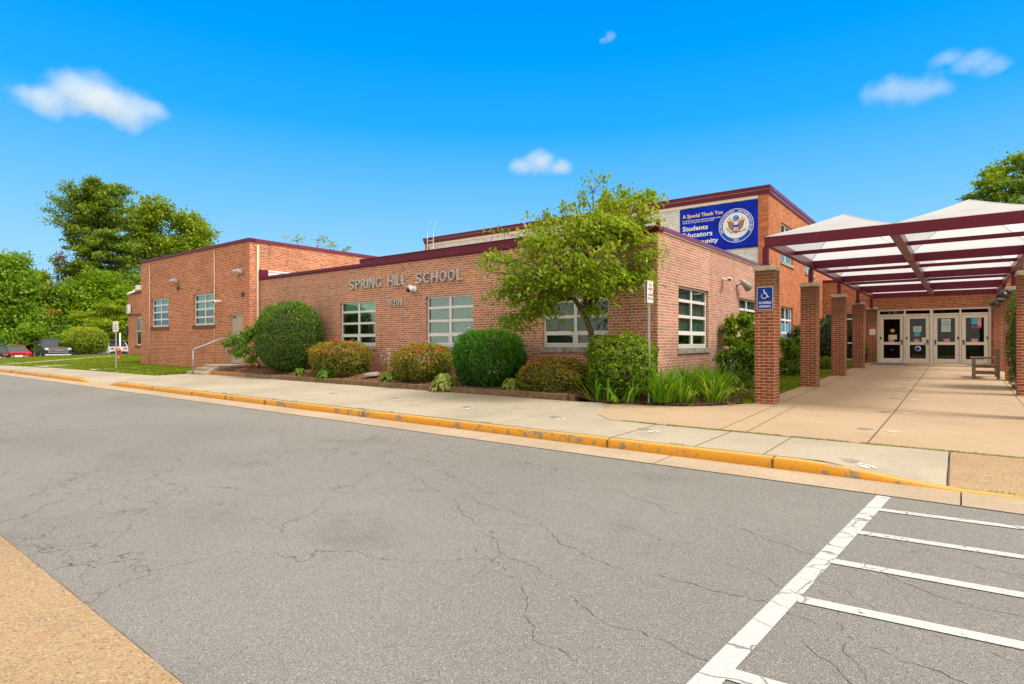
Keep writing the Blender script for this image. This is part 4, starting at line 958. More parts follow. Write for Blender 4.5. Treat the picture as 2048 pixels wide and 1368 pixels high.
# ------------------------------------------------------------------ fittings on the walls
def dome_cam(x, y, z, lb, axis='Y'):
    t = thing('security_camera', (x, y, z), lb, 'camera'); s = Matrix.Translation((x, y, z)) @ (Matrix.Identity(4) if axis == 'Y' else Matrix.Rotation(R(90), 4, 'Z'))
    mb = MB(); mb.lathe([(.10, 0), (.10, .05), (.07, .07)], (0, 0, 0), M['white'], 16, s @ Matrix.Translation((.06, 0, 0)) @ Matrix.Rotation(R(90), 4, 'X')); mb.build('mount', t)
    mb = MB(); mb.tube([(0, 0, 0)], .1, M['white']) if False else None
    a = s @ Matrix.Translation((-.03, -.14, .0)); mb.lathe([(.001, -.10), (.06, -.09), (.10, -.02), (.10, .03), (.06, .09), (.001, .105)], (0, 0, 0), M['white'], 16, a); mb.build('housing', t)
    mb = MB(); mb.lathe([(.001, -.105), (.05, -.085), (.075, -.03), (.075, .02)], (0, 0, 0), M['black'], 14, s @ Matrix.Translation((-.05, -.19, -.015))); mb.build('lens', t)
    mb = MB(); mb.box(-.16, .04, -.30, -.10, .055, .075, M['white'], s); mb.build('hood', t, bevel=.01)
dome_cam(-13.52, FY, 3.16, 'white eyeball camera under the word HILL')
def bullet_cam(p, d, lb, wall_d):
    t = thing('security_camera', p, lb, 'camera'); p = Vector(p); d = Vector(d).normalized(); w = Vector(wall_d)
    mb = MB(); mb.tube([p, p + w * .1, p + w * .18 - Vector((0, 0, .04))], [.06, .03, .025], M['white'], 10); mb.build('bracket', t)
    q = p + w * .2; mb = MB(); mb.tube([q - d * .14, q - d * .13, q + d * .16, q + d * .17], [.03, .055, .06, .05], M['white'], 12); mb.build('housing', t)
    mb = MB(); mb.tube([q + d * .165, q + d * .175], .04, M['black'], 12); mb.build('lens', t)
bullet_cam((-25.2, BY, 3.24), (.5, -.8, -.2), 'white bullet camera between the block window and the grey door', (0, -1, 0))
bullet_cam((SX, 16.96, 3.30), (.4, -.9, -.15), 'white camera on the side wall beside the flood lamp', (1, 0, 0))
t = thing('security_camera', (-33.9, BY, 4.4), 'white box and camera pair at the left block corner', 'camera')
mb = MB(); mb.box(-34.05, -33.75, BY - .18, BY + .1, 4.2, 4.45, M['white']); mb.build('junction_box', t, bevel=.02)
mb = MB(); mb.tube([(-34.1, BY - .18, 4.15), (-34.5, BY - .32, 4.04), (-34.6, BY - .35, 4.0)], [.05, .075, .06], M['white'], 10); mb.tube([(-34.1, BY - .1, 4.3), (-34.4, BY - .2, 4.1)], .04, M['white']); mb.build('housing', t)
def wallpack(x, z, lb):
    t = thing('wall_lamp', (x, BY, z), lb, 'wall lamp', 'grey wall lamps on the left block'); mb = MB()
    mb.prism([(BY, z - .09), (BY, z + .11), (BY - .22, z + .09), (BY - .26, z - .02)], x - .19, x + .19, M['lampgrey'], 'X'); mb.build('housing', t, bevel=.02)
    mb = MB(); mb.prism([(BY - .04, z - .095), (BY - .04, z - .08), (BY - .21, z - .035), (BY - .23, z - .055)], x - .15, x + .15, M['lens'], 'X'); mb.build('lens', t)
wallpack(-29.6, 4.40, 'grey wall lamp between the two block windows'); wallpack(-23.55, 4.40, 'grey wall lamp near the block corner above the door')
for x, z, lb in ((-29.35, 4.10, 'small dark bracket under the left wall lamp'), (-23.3, 3.5, 'small dark bracket above the grey door')):
    mb = MB(); mb.box(x - .05, x + .05, BY - .06, BY, z - .14, z + .06, M['dark']); mb.tube([(x - .12, BY - .04, z - .02), (x + .12, BY - .04, z - .02)], .02, M['dark']); tag(mb.build('wall_bracket'), lb, 'bracket')
t = thing('flood_lamp', (SX, 18.43, 3.28), 'grey cone flood lamp on the side wall', 'flood lamp')
mb = MB(); mb.tube([(SX, 18.35, 3.26), (SX + .22, 18.38, 3.3)], .025, M['metal']); mb.lathe([(.06, 0), (.06, .03)], (0, 0, 0), M['metal'], 12, Matrix.Translation((SX, 18.35, 3.26)) @ Matrix.Rotation(R(90), 4, 'Y')); mb.build('arm', t)
mb = MB(); mb.tube([(SX + .17, 18.25, 3.38), (SX + .20, 18.34, 3.33), (SX + .28, 18.60, 3.18)], [.05, .075, .14], M['lampgrey'], 16); mb.build('shade', t)
t = thing('wall_light', (-53.7, 18, 4.3), 'white box sign light on the far wing corner', 'light box')
mb = MB(); mb.box(-53.3, -52.85, 17.95, 18.15, 3.80, 4.50, M['signwhite']); mb.build('box', t, bevel=.02); mb = MB(); mb.box(-53.17, -52.98, 17.93, 17.955, 3.92, 4.40, M['lampgrey']); mb.build('face', t)
mb = MB(); mb.box(-53.75, -53.55, 18.05, 18.2, 2.1, 2.75, M['dark']); tag(mb.build('meter_box', bevel=.02), 'small dark meter box on the far wing edge', 'meter box')

# ------------------------------------------------------------------ steps, rail, timbers, signs
st = thing('entry_steps', (-23.85, 11, .2), 'three beige concrete steps up to the grey side door', 'steps')
for y0, z1 in ((10.36, .34), (10.68, .47), (11.0, .58)):
    mb = MB(); mb.box(-24.5 + (z1 - .34) * .4, -23.2, y0, BY - .003 if z1 > .5 else y0 + .34, .05, z1, M['concrete']); mb.build('step', st, bevel=.012)
mb = MB(); mb.prism([(10.40, .05), (10.40, .30), (11.0, .57), (BY - .004, .575), (BY - .004, .05)], -23.198, -23.02, M['concrete'], 'X'); mb.build('side_kerb', st, bevel=.015)
hrn = thing('handrail', (-23.9, 10.6, .3), 'galvanised pipe handrail on the concrete steps', 'handrail')
mb = MB(); mb.tube([(-23.85, 10.34, 1.17), (-23.85, 10.38, 1.22), (-23.85, 11.4, 1.62), (-23.85, 11.7, 1.64)], .026, M['rail']); mb.build('rail', hrn)
for y, z0, z1 in ((10.34, .2, 1.18), (11.66, .57, 1.62)):
    mb = MB(); mb.tube([(-23.85, y, z0), (-23.85, y, z1)], .024, M['rail']); mb.build('post', hrn)
TX = [-22.95, -20.35, -18.0, -14.3, -10.6, -6.75]
tm = ['wood_new', 'wood_green', 'wood', 'wood', 'wood']
tl = ('new tan timber edging the bed next to the concrete steps', 'mossy greenish timber edging the bed before the round clipped yew', 'dark timber edging the bed before the red-flowered azalea', 'dark timber edging the bed before the orange azalea and hosta', 'long dark timber edging the bed under the third azalea')
for (a, b), k, lb in zip(zip(TX, TX[1:]), tm, tl):
    mb = MB(); mb.box(a + .008, b - .008, 10.60, 10.75, .1, .375, M[k]); o = mb.build('landscape_timber', bevel=.012); tag(o, lb, 'timber', 'timbers edging the planting bed')
mb = MB(); mb.box(-6.74, -6.60, 10.7, 11.7, .1, .36, M['wood']); tag(mb.build('landscape_timber', bevel=.012), 'short timber turning the bed corner beside the strap-leaved plants', 'timber', 'timbers edging the planting bed')
def sign_post(loc, rotz, w, h, ztop, zbase, lb, double, cat='parking sign'):
    t = thing('parking_sign', (0, 0, 0), lb, cat, 'no parking signs on steel posts')
    mb = MB(); mb.box(-.024, .024, -.016, .016, zbase, ztop - .02, M['metal']); mb.build('post', t)
    for s in ([-1, 1] if double else [-1]):
        mb = MB(); mb.prism([(u, ztop - h / 2 + q) for u, q in rrect(w, h, .025)], .018 * s - .004 + (.006 * s), .018 * s + .004 + (.006 * s), M['signwhite'], 'Y')
        pt = mb.build('plate', t)
        if s < 0:
            mb = MB(); F = lambda z: Matrix.Translation((0, -.0295, z)) @ FACE_Y
            mb2 = MB()
            for tx, zz, ww, hh in (('NO', .36, .11, .042), ('PARKING', .285, .235, .05), ('OR', .225, .07, .03), ('STANDING', .165, .245, .05), ('FIRE LANE', .09, .235, .05)): fit_text(mb2, tx, ww * w / .305, hh * h / .46, M['signtext'], F(ztop - h + zz * h / .46), bold=.012, extrude=.001)
            mb2.build('lettering', pt)
    if double:
        mb = MB(); mb.box(-w / 2 + .01, w / 2 - .01, -.018, .018, ztop - h + .02, ztop - .02, M['dark']); mb.build('spacer', t)
    return place(t, loc, rotz)
sign_post((-5.23, 11.5, 0), R(91), .305, .47, 2.80, .1, 'white and red no parking sign on a steel post by the wing corner', True)
sign_post((-30.96, 10.02, 0), R(15), .38, .47, 2.45, .1, 'white no parking sign on a post on the lawn before the left block', False)

# ------------------------------------------------------------------ bench and pot
be = thing('garden_bench', (.62, 23.7, .36), 'weathered wooden bench with slatted seat by the right pillar row', 'bench')
Z = .36
def bbox(nm, *a): mb = MB(); mb.box(*a, M['bench']); return mb.build(nm, be, bevel=.008)
for y in (23.1, 24.35):
    bbox('leg', .28, .36, y, y + .08, Z, Z + .62); bbox('leg', .86, .94, y, y + .08, Z, Z + .95)
    bbox('armrest', .22, .90, y - .015, y + .095, Z + .622, Z + .665); bbox('stretcher', .361, .859, y + .02, y + .06, Z + .14, Z + .19); bbox('seat_rail', .361, .859, y + .02, y + .06, Z + .34, Z + .405)
for k in range(6): bbox('seat_slat', .30 + k * .092, .375 + k * .092, 23.06, 24.47, Z + .406, Z + .428)
bbox('top_rail', .875, .93, 23.181, 24.349, Z + .83, Z + .92); bbox('lower_rail', .875, .93, 23.181, 24.349, Z + .48, Z + .54)
for k in range(9): bbox('back_slat', .89, .915, 23.25 + k * .12, 23.31 + k * .12, Z + .541, Z + .829)
bbox('stretcher', .58, .64, 23.17, 24.36, Z + .145, Z + .185)

# ------------------------------------------------------------------ vegetation helpers
def shrub(name, lb, cat, c, r, p, n, size, mat, group=None, tone=None, seed=0, lumps=.10, aspect=.5, up=.4, core=.74, inner=.25, zmin=-1, spread=1.0, flowers=None, openness=0):
    t = thing(name, (c[0], c[1], c[2] - r[2]), lb, cat, group); c = np.array(c); r = np.array(r)
    u = rng.normal(size=(n * 2, 3)); u /= np.linalg.norm(u, axis=1, keepdims=True)
    rad = 1 / (np.abs(u) ** p).sum(1) ** (1 / p)
    q = u * rad[:, None]
    lm = 1 + lumps * lump(q * r, 3.2 / max(.6, r.mean()), seed) + lumps * .6 * lump(q * r, 8 / max(.6, r.mean()), seed + 3)
    sh_ = np.where(rng.random(len(q)) < inner, rng.uniform(.62, .95, len(q)), np.where(rng.random(len(q)) < .05, rng.uniform(1.0, 1.10, len(q)), rng.uniform(.93, 1.03, len(q))))
    pos = q * (lm * sh_)[:, None] * r
    keep = (pos[:, 2] / r[2] > zmin)
    if openness: keep &= lump(pos, 9 / max(.5, r.mean()), seed + 9) > -1 + openness
    pos, q2 = pos[keep][:n], u[keep][:n]
    nr = q2 / r; nr /= np.linalg.norm(nr, axis=1, keepdims=True)
    tn = rng.normal(.5, .17, len(pos)) if tone is None else tone(pos / r, nr)
    leaves('foliage', pos + c, rng.uniform(.7, 1.3, len(pos)) * size, tn, M[mat], t, nr, nr * .7 + np.array((0, 0, up)), aspect, .12, spread)
    mb = MB(); ns, nr_ = 14, 8; vs = []
    for i in range(nr_ + 1):
        ph = PI * i / nr_
        for k in range(ns):
            th = 2 * PI * k / ns; d = np.array((math.sin(ph) * math.cos(th), math.sin(ph) * math.sin(th), math.cos(ph)))
            rr_ = core / (np.abs(d) ** p).sum() ** (1 / p); pp = d * rr_ * r * (1 + .12 * math.sin(5 * th + 3 * ph)); vs.append(tuple(pp + c))
    mb.add(vs, [(i * ns + k, i * ns + (k + 1) % ns, (i + 1) * ns + (k + 1) % ns, (i + 1) * ns + k) for i in range(nr_) for k in range(ns)], M['twig'])  # solid dark core added inside to stop light leaking through the leaves
    for k in range(5):
        a = k * 1.26; mb.tube([(c[0] + .1 * r[0] * math.cos(a), c[1] + .1 * r[1] * math.sin(a), c[2] - r[2] * 1.05), (c[0] + .4 * r[0] * math.cos(a), c[1] + .4 * r[1] * math.sin(a), c[2] - r[2] * .3)], .022, M['twig'], 5)
    mb.build('core_and_stems', t)
    if flowers:
        for fm, ctr, rad_, cnt, fs in flowers:
            ctr = np.array(ctr); d = np.linalg.norm(pos / r - ctr, axis=1); idx = np.where(d < rad_)[0]
            if len(idx):
                idx = rng.choice(idx, min(cnt, len(idx)), replace=False)
                leaves('blossoms', pos[idx] * 1.03 + c, fs, .5, M[fm], t, nr[idx], None, .8)
    return t
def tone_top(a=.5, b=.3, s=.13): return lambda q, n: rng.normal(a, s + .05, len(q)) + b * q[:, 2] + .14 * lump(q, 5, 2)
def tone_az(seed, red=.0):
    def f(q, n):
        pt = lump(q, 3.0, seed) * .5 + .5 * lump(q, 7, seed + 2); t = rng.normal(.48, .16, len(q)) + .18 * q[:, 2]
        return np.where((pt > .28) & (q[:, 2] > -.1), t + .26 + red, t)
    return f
SB = 'shrubs in the bed along the front wing'
def gzb(x): return .37
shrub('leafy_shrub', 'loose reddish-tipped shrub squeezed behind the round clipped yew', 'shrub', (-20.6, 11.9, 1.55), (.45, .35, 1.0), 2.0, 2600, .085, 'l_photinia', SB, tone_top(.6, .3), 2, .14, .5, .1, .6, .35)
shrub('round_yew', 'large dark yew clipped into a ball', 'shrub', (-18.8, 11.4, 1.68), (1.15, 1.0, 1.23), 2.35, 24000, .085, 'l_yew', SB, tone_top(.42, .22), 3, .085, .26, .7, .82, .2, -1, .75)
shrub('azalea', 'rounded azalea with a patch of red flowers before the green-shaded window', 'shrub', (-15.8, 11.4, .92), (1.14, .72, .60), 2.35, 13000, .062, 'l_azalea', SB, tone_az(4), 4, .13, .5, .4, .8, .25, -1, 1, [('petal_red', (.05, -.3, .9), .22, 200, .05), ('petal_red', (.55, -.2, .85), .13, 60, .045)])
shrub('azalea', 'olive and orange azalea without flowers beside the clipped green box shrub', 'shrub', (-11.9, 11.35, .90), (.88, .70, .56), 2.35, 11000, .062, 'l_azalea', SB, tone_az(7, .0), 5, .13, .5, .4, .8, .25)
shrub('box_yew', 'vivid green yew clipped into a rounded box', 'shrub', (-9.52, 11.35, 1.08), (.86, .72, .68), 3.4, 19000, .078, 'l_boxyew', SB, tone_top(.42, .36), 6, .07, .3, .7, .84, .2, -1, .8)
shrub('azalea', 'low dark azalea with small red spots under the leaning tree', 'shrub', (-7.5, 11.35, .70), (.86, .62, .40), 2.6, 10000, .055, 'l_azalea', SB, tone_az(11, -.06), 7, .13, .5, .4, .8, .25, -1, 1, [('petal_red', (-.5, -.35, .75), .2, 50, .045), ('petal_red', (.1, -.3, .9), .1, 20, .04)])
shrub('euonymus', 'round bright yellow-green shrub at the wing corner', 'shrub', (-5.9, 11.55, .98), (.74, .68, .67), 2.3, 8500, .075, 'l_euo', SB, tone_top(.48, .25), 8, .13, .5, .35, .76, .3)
SR = 'plants in the bed along the side wall'
shrub('rhododendron', 'dark shiny-leaved shrub between the second and third pillars', 'shrub', (-4.35, 27.0, 1.45), (.62, .8, 1.02), 2.3, 3600, .11, 'l_rhodo', SR, None, 14, .1, .42, .0, .72, .25)
shrub('leafy_shrub', 'low pale shrub at the foot of the shiny-leaved one', 'shrub', (-4.2, 25.6, .62), (.5, .6, .32), 2.1, 1200, .08, 'l_euo', SR, None, 15, .14)
shrub('evergreen_shrub', 'tall narrow dark evergreen behind the right-edge pillar', 'shrub', (1.32, 19.9, 1.55), (.36, .85, 1.35), 2.6, 7000, .075, 'l_yew', None, tone_top(.4, .2), 16, .14, .3, .5, .78, .3)
shrub('round_bush', 'round olive bush on the lawn before the parked cars', 'bush', (-61.4, 17.5, 1.55), (1.75, 1.6, 1.22), 2.3, 9000, .16, 'l_decid', None, tone_top(.5, .25), 17, .10, .5, .4, .78, .25, -.8)

def strap_clump(name, lb, x, y, z, n, L, w, mat, group, lean=.6, tone=(.35, .2), tip=1.0, seed=1):
    """arching strap leaves from one crown, each leaf a run of quads"""
    r_ = np.random.default_rng(seed); S = 6; quads = []; tn = []
    for i in range(n):
        a = r_.uniform(0, 2 * PI); l = L * r_.uniform(.6, 1.15); le = lean * r_.uniform(.35, 1.25); ww = w * r_.uniform(.7, 1.2)
        d = np.array((math.cos(a), math.sin(a), 0)); s = np.array((-math.sin(a), math.cos(a), 0)); b0 = np.array((x, y, z)) + d * r_.uniform(0, .30) + s * r_.uniform(-.12, .12)
        pts = []; ang = PI / 2 - r_.uniform(.08, 1.0) * (.35 + .6 * le); p = b0.copy()
        for k in range(S + 1):
            pts.append(p.copy()); p = p + (d * math.cos(ang) + np.array((0, 0, 1)) * math.sin(ang)) * l / S; ang -= (.25 + .5 * le) * (.10 + .13 * k)
        t0 = r_.normal(*tone)
        for k in range(S):
            w0 = ww * (1 - (k / S) ** 2.2) * (.7 + .6 * min(1, k / 2)); w1 = ww * (1 - ((k + 1) / S) ** 2.2) * (.7 + .6 * min(1, (k + 1) / 2))
            quads.append([pts[k] - s * w0 / 2, pts[k] + s * w0 / 2, pts[k + 1] + s * w1 / 2, pts[k + 1] - s * w1 / 2]); tn.append(t0 + .1 * k / S)
    o = raw_quads(name, np.array(quads), np.array(tn), M[mat]); return tag(o, lb, 'plant', group)
SC = 'strap-leaved clumps by the wing corner'
strap_clump('iris_clump', 'wide-bladed iris clump at the end of the timber edging', -6.05, 10.95, .26, 26, .8, .05, 'l_lily', SC, .85, (.35, .2), seed=1)
strap_clump('iris_clump', 'second iris clump tucked under the bright round shrub', -5.55, 11.0, .26, 24, .7, .045, 'l_lily', SC, .9, (.4, .22), seed=2)
strap_clump('daylily_clump', 'big daylily clump at the sign post foot', -5.02, 11.62, .24, 170, .84, .028, 'l_lily', SC, .62, (.4, .2), seed=3)
strap_clump('daylily_clump', 'daylily clump nearest the plaza edge, right of the sign post', -4.72, 12.02, .22, 150, .78, .026, 'l_lily', SC, .7, (.45, .2), seed=4)
strap_clump('daylily_clump', 'upright daylily clump at the corner of the wing', -4.95, 12.75, .32, 120, .86, .028, 'l_lily', SC, .5, (.35, .15), seed=5)
strap_clump('daylily_clump', 'tall daylily clump under the side window sill', -4.42, 13.0, .25, 190, .9, .028, 'l_lily', SC, .6, (.38, .2), seed=6)
strap_clump('daylily_clump', 'daylily clump with yellowing leaves at the plaza edge', -4.22, 12.62, .22, 150, .8, .026, 'l_lily', SC, .9, (.58, .24), seed=7)
strap_clump('daylily_clump', 'daylily clump beside the lawn in front of the first pillar', -4.75, 14.3, .24, 110, .7, .03, 'l_lily', SC, .85, (.45, .2), seed=8)
def hosta(lb, x, y, z, r, n, seed, mat='l_hosta', tone=(.6, .22)):
    n = int(n * 1.8)
    r_ = np.random.default_rng(seed); quads = []; tn = []
    for i in range(n):
        a = r_.uniform(0, 2 * PI); q = r_.uniform(.15, 1); h = (1 - q * q) * r * .85 + .05; d = np.array((math.cos(a), math.sin(a), 0)); s = np.array((-math.sin(a), math.cos(a), 0))
        c0 = np.array((x, y, z)) + d * q * r * .8 + np.array((0, 0, h)); l = r_.uniform(.10, .15); sl = -.2 - .7 * q; dd = d * math.cos(sl) + np.array((0, 0, 1)) * math.sin(sl); up = np.array((0, 0, 1)) * math.cos(sl) - d * math.sin(sl)
        w_ = l * .30; t0 = r_.normal(*tone)
        A = c0; B = c0 + dd * l * .5; C_ = c0 + dd * l - up * .03
        quads.append([A, B, B + s * w_ + up * .015, A + s * w_ * .5]); quads.append([A - s * w_ * .5, B - s * w_ + up * .015, B, A]); quads.append([B, C_, C_, B + s * w_ + up * .015]); quads.append([B - s * w_ + up * .015, C_, C_, B]); tn += [t0, t0 - .12, t0, t0 - .12]
    return tag(raw_quads('hosta', np.array(quads), np.array(tn), M[mat]), lb, 'plant', 'hostas along the timber edging')
hosta('hosta at the left foot of the orange azalea', -12.95, 11.0, .36, .32, 90, 1, tone=(.55, .2)); hosta('variegated hosta spilling over the dark timber', -10.5, 10.72, .30, .42, 130, 2, tone=(.75, .2)); hosta('hosta at the left foot of the low dark azalea', -8.5, 10.95, .36, .28, 70, 3, tone=(.5, .2))
hosta('small green hosta at the right foot of the round yew', -17.5, 11.0, .38, .24, 40, 4, tone=(.35, .15)); hosta('large hosta mound at the lawn edge behind the daylilies', -4.7, 15.1, .24, .5, 130, 5, tone=(.6, .2)); hosta('hosta under the yellowish side-wall shrub', -4.6, 16.1, .26, .45, 110, 6, tone=(.4, .2))
hosta('bright weed growing through the red-flowered azalea', -15.75, 10.82, .36, .34, 60, 7, 'l_lily', (.5, .2))
def flower_stalk(lb, x, y, z, n, h, seed):
    r_ = random.Random(seed); t = thing('flower_stalks', (x, y, z), lb, 'flowers', 'pale hosta flower stalks'); mb = MB(); P = []
    for i in range(n):
        a = r_.uniform(0, 6.28); tip = (x + .22 * math.cos(a), y + .16 * math.sin(a), z + h * r_.uniform(.75, 1.1)); mb.tube([(x, y, z), ((x + tip[0]) / 2, (y + tip[1]) / 2, z + h * .55), tip], [.006, .005, .003], M['l_lily'], 4)
        for k in range(9): f = .6 + .05 * k; P.append((x + (tip[0] - x) * f + r_.uniform(-.03, .03), y + (tip[1] - y) * f + r_.uniform(-.03, .03), z + (tip[2] - z) * f))
    mb.build('stalk', t); leaves('blossoms', np.array(P), .05, .5, M['petal_white'], t, aspect=.6)
flower_stalk('pale pink flower stalks between the two large azaleas', -13.45, 11.2, .4, 7, .85, 1); flower_stalk('white flower stalks before the clipped green box shrub', -9.0, 10.85, .38, 4, .62, 2); flower_stalk('white flower stalks over the orange azalea', -11.4, 10.85, .6, 6, .55, 3)
flower_stalk('white flower stalk above the tall daylilies', -4.15, 13.6, .3, 3, 1.0, 4); flower_stalk('tiny white stalks above the box shrub', -10.2, 11.5, 1.3, 4, .55, 5)
mb = MB(); mb.box(-.24, .24, -.14, .14, 0, .04, M['sill']); mb.box(-.22, .2, -.12, .12, .041, .07, M['sill']); o = mb.build('flagstone', bevel=.015); o.location = (-13.95, 11.15, .50); o.rotation_euler = (R(14), R(-6), R(20)); tag(o, 'pair of flat grey stones lying on the mulch between the azaleas', 'stone')
# plant pot by the doors
pot = thing('plant_pot', (-3.75, 31.7, .5), 'dark pot with a drooping green plant by the doors', 'plant pot')
mb = MB(); mb.lathe([(.16, 0), (.20, .15), (.24, .38), (.26, .40), (.26, .44), (.22, .44), (.2, .38)], (-3.72, 31.75, .5), M['black'], 18); mb.build('pot', pot)
pos = rng.normal(size=(300, 3)) * np.array((.22, .2, .14)) + np.array((-3.72, 31.75, 1.1)); leaves('foliage', pos, .16, rng.normal(.5, .2, 300), M['l_photinia'], pot, None, np.array((0, 0, -.4)), .25)

# ------------------------------------------------------------------ mulch bed and lawns
def mz(x, y):
    b = gz(x, y)
    f = interp([(-23.1, 10.7), (-6.6, 10.72), (-5.6, 11.15), (-4.7, 11.65), (-4.1, 12.2), (-3.7, 13.2)])(x)
    t = sstep(0, .9, y - f); e = 1 - sstep(-6.9, -6.0, x)
    return b + (.115 + .13 * t) * e + (.012 + .10 * t) * (1 - e) + .012 * math.sin(x * 7.1) * math.sin(y * 6.3)
bedf = interp([(-23.1, 10.74), (-6.7, 10.74), (-6.2, 10.85), (-5.6, 11.22), (-4.7, 11.66), (-4.15, 12.15), (-3.78, 13.0)])
o = strip('mulch', M['mulch'], lin(-23.0, -3.80, 190), bedf, lambda x: 12.49 if x < -5.47 else 13.9 - .9 * (x + 5.46), 14, 0, mz); tag(o, 'brown shredded bark mulch of the planting bed', 'mulch', kind='stuff')
N = 26000
cx_ = rng.uniform(-23, -3.85, N); cx_[:9000] = rng.uniform(-7, -3.85, 9000); bf = np.array([bedf(x) for x in cx_]); cy_ = bf + rng.random(N) ** 1.3 * 1.5 + .02
cz_ = np.array([mz(x, y) for x, y in zip(cx_, cy_)]) + .012
ok = (cy_ < 12.4) | (cx_ > -5.4)
o = leaves('mulch_chips', np.stack([cx_, cy_, cz_], 1)[ok], rng.uniform(.025, .075, ok.sum()), rng.random(ok.sum()), M['chips'], None, None, None, .3, .05, .8); tag(o, 'loose bark chips strewn over the planting bed', 'mulch', kind='stuff')
struct(strip('lawn', M['lawn'], lin(-5.45, -3.55, 10), lambda x: 13.0 - (x + 3.55) * .4, lambda x: 32.35, 60, .006))
lawn_left_f = lambda x: wall_side(x) + .02
struct(strip('lawn', M['lawn'], lin(-150, -58, 30) + lin(-57.5, -56.62, 2), lawn_left_f, lambda x: 9.61, 4, 0))
struct(strip('lawn', M['lawn'], lin(-56.6, -24.55, 60), lawn_left_f, lambda x: (12.2 if x > -33.9 else 18.3 if x > -53.7 else 40), 20, 0))
def car_lot_back(x): return 40
# car park beyond the lawn
struct(strip('parking_lot', M['asphalt'], lin(-74, -56.6, 12), lambda x: 9.62, lambda x: 45, 10, -.5))
struct(strip('woodland_ground', M['earth'], lin(-160, -74, 20), lambda x: 9.62, lambda x: 90, 10, 0))
struct(strip('parking_kerb', M['concrete'], lin(-60, -45, 12), lambda x: 9.2 + .1 * (-45 - x) * .4, lambda x: 9.55 + .1 * (-45 - x) * .4, 2, .05))
def path(name, pts, w):
    mb = MB()
    for (a, b), (c, d) in zip(pts, pts[1:]):
        n = 8; v = Vector((c - a, d - b)).normalized() * w / 2; nx, ny = -v.y, v.x
        for i in range(n):
            p = (a + (c - a) * i / n, b + (d - b) * i / n); q = (a + (c - a) * (i + 1) / n, b + (d - b) * (i + 1) / n)
            mb.quad((p[0] - nx, p[1] - ny, gz(p[0] - nx, p[1] - ny) + .035), (q[0] - nx, q[1] - ny, gz(q[0] - nx, q[1] - ny) + .035), (q[0] + nx, q[1] + ny, gz(q[0] + nx, q[1] + ny) + .035), (p[0] + nx, p[1] + ny, gz(p[0] + nx, p[1] + ny) + .035), M['concrete'])
    return struct(mb.build(name, fix=False))
path('footpath', [(-43.5, 8.7), (-46, 11.2), (-49.5, 14.8), (-52.5, 18.0)], 1.3); path('footpath', [(-38.2, 8.8), (-38.2, 10.2)], 1.8); path('footpath', [(-31.6, 9.2), (-31.3, 11.0)], 1.1); path('footpath', [(-44, 15.5), (-40, 15.9)], .8)
def grass(name, lb, pts, h, w, lo=.0):
    N = len(pts); a = rng.uniform(0, 2 * PI, N); d = np.stack([np.cos(a), np.sin(a), np.zeros(N)], 1); hh = h * rng.uniform(.5, 1.2, N)[:, None]; ww = w * rng.uniform(.7, 1.2, N)[:, None]
    ln = rng.normal(size=(N, 2)) * .5; tip = np.stack([ln[:, 0], ln[:, 1], np.ones(N)], 1) * hh
    v = np.empty((N, 4, 3)); v[:, 0] = pts - d * ww / 2; v[:, 1] = pts + d * ww / 2; v[:, 2] = pts + tip + d * ww * .2; v[:, 3] = pts + tip * .97 - d * ww * .2
    tn = rng.normal(.5, .16, N) + .22 * lump(pts, .9, 4) + .12 * lump(pts, 3, 2)
    return tag(raw_quads(name, v, tn, M['l_grass']), lb, 'grass', kind='stuff')
def scatter(n, x0, x1, y0, y1, ok): 
    x = rng.uniform(x0, x1, n); y = rng.uniform(y0, y1, n); k = np.array([ok(a, b) for a, b in zip(x, y)]); x, y = x[k], y[k]
    return np.stack([x, y, np.array([gz(a, b) for a, b in zip(x, y)])], 1)
g1 = scatter(60000, -5.4, -3.55, 13.0, 32.3, lambda a, b: b > 12.95 - (a + 3.55) * .75); g1[:, 2] += .005
grass('grass', 'mown grass strip between the pillars and the side wall', g1, .075, .011)
onpath = lambda a, b: any(abs((a - p) * 1 + 0) < w and y0 < b < y1 for p, w, y0, y1 in ((-38.2, .9, 8, 10.2), (-31.45, .55, 9, 11)))
def okl(a, b):
    if b < wall_side(a) + .05 or onpath(a, b): return False
    t = (b - 8.7) / 9.3
    if -.05 < t < 1.05 and abs(a - (-43.5 - 9.0 * t)) < .75: return False
    if a < -56.5 and b > 9.7: return False
    return True
g2 = np.concatenate([scatter(26000, -34, -24.6, 9.2, 12.05, okl), scatter(70000, -60, -33.9, 8.2, 18.1, okl), scatter(12000, -75, -53.7, 8.2, 9.6, okl)])
grass('grass', 'mown lawn in front of the left block and the far wing', g2, .09, .035)
g3 = []
for x in lin(-4.6, 1.6, 260):
    if lump(np.array([[x, 0, 0]]), 4.0, 3)[0] > -.25: g3 += [(x + rng.normal() * .01, 8.985 - .01 * x + rng.normal() * .012, 0) for _ in range(10)]
for x in lin(-23, 1.3, 500):
    if lump(np.array([[x, 0, 0]]), 3.3, 8)[0] > .42: g3 += [(x + rng.normal() * .01, 7.468 + rng.normal() * .008, 0) for _ in range(8)]
for x in (-15.4, -14.7, -14.68, -10.9, -10.85, -12.4, -7.2): g3 += [(x + rng.normal() * .10, 10.57 + rng.normal() * .03, 0) for _ in range(70)]
g3 = np.array(g3); g3[:, 2] = [zwalk(a, b) + .005 for a, b in zip(g3[:, 0], g3[:, 1])]
grass('grass_tufts', 'small green tufts growing from pavement joints and timber edges', g3, .02, .007)

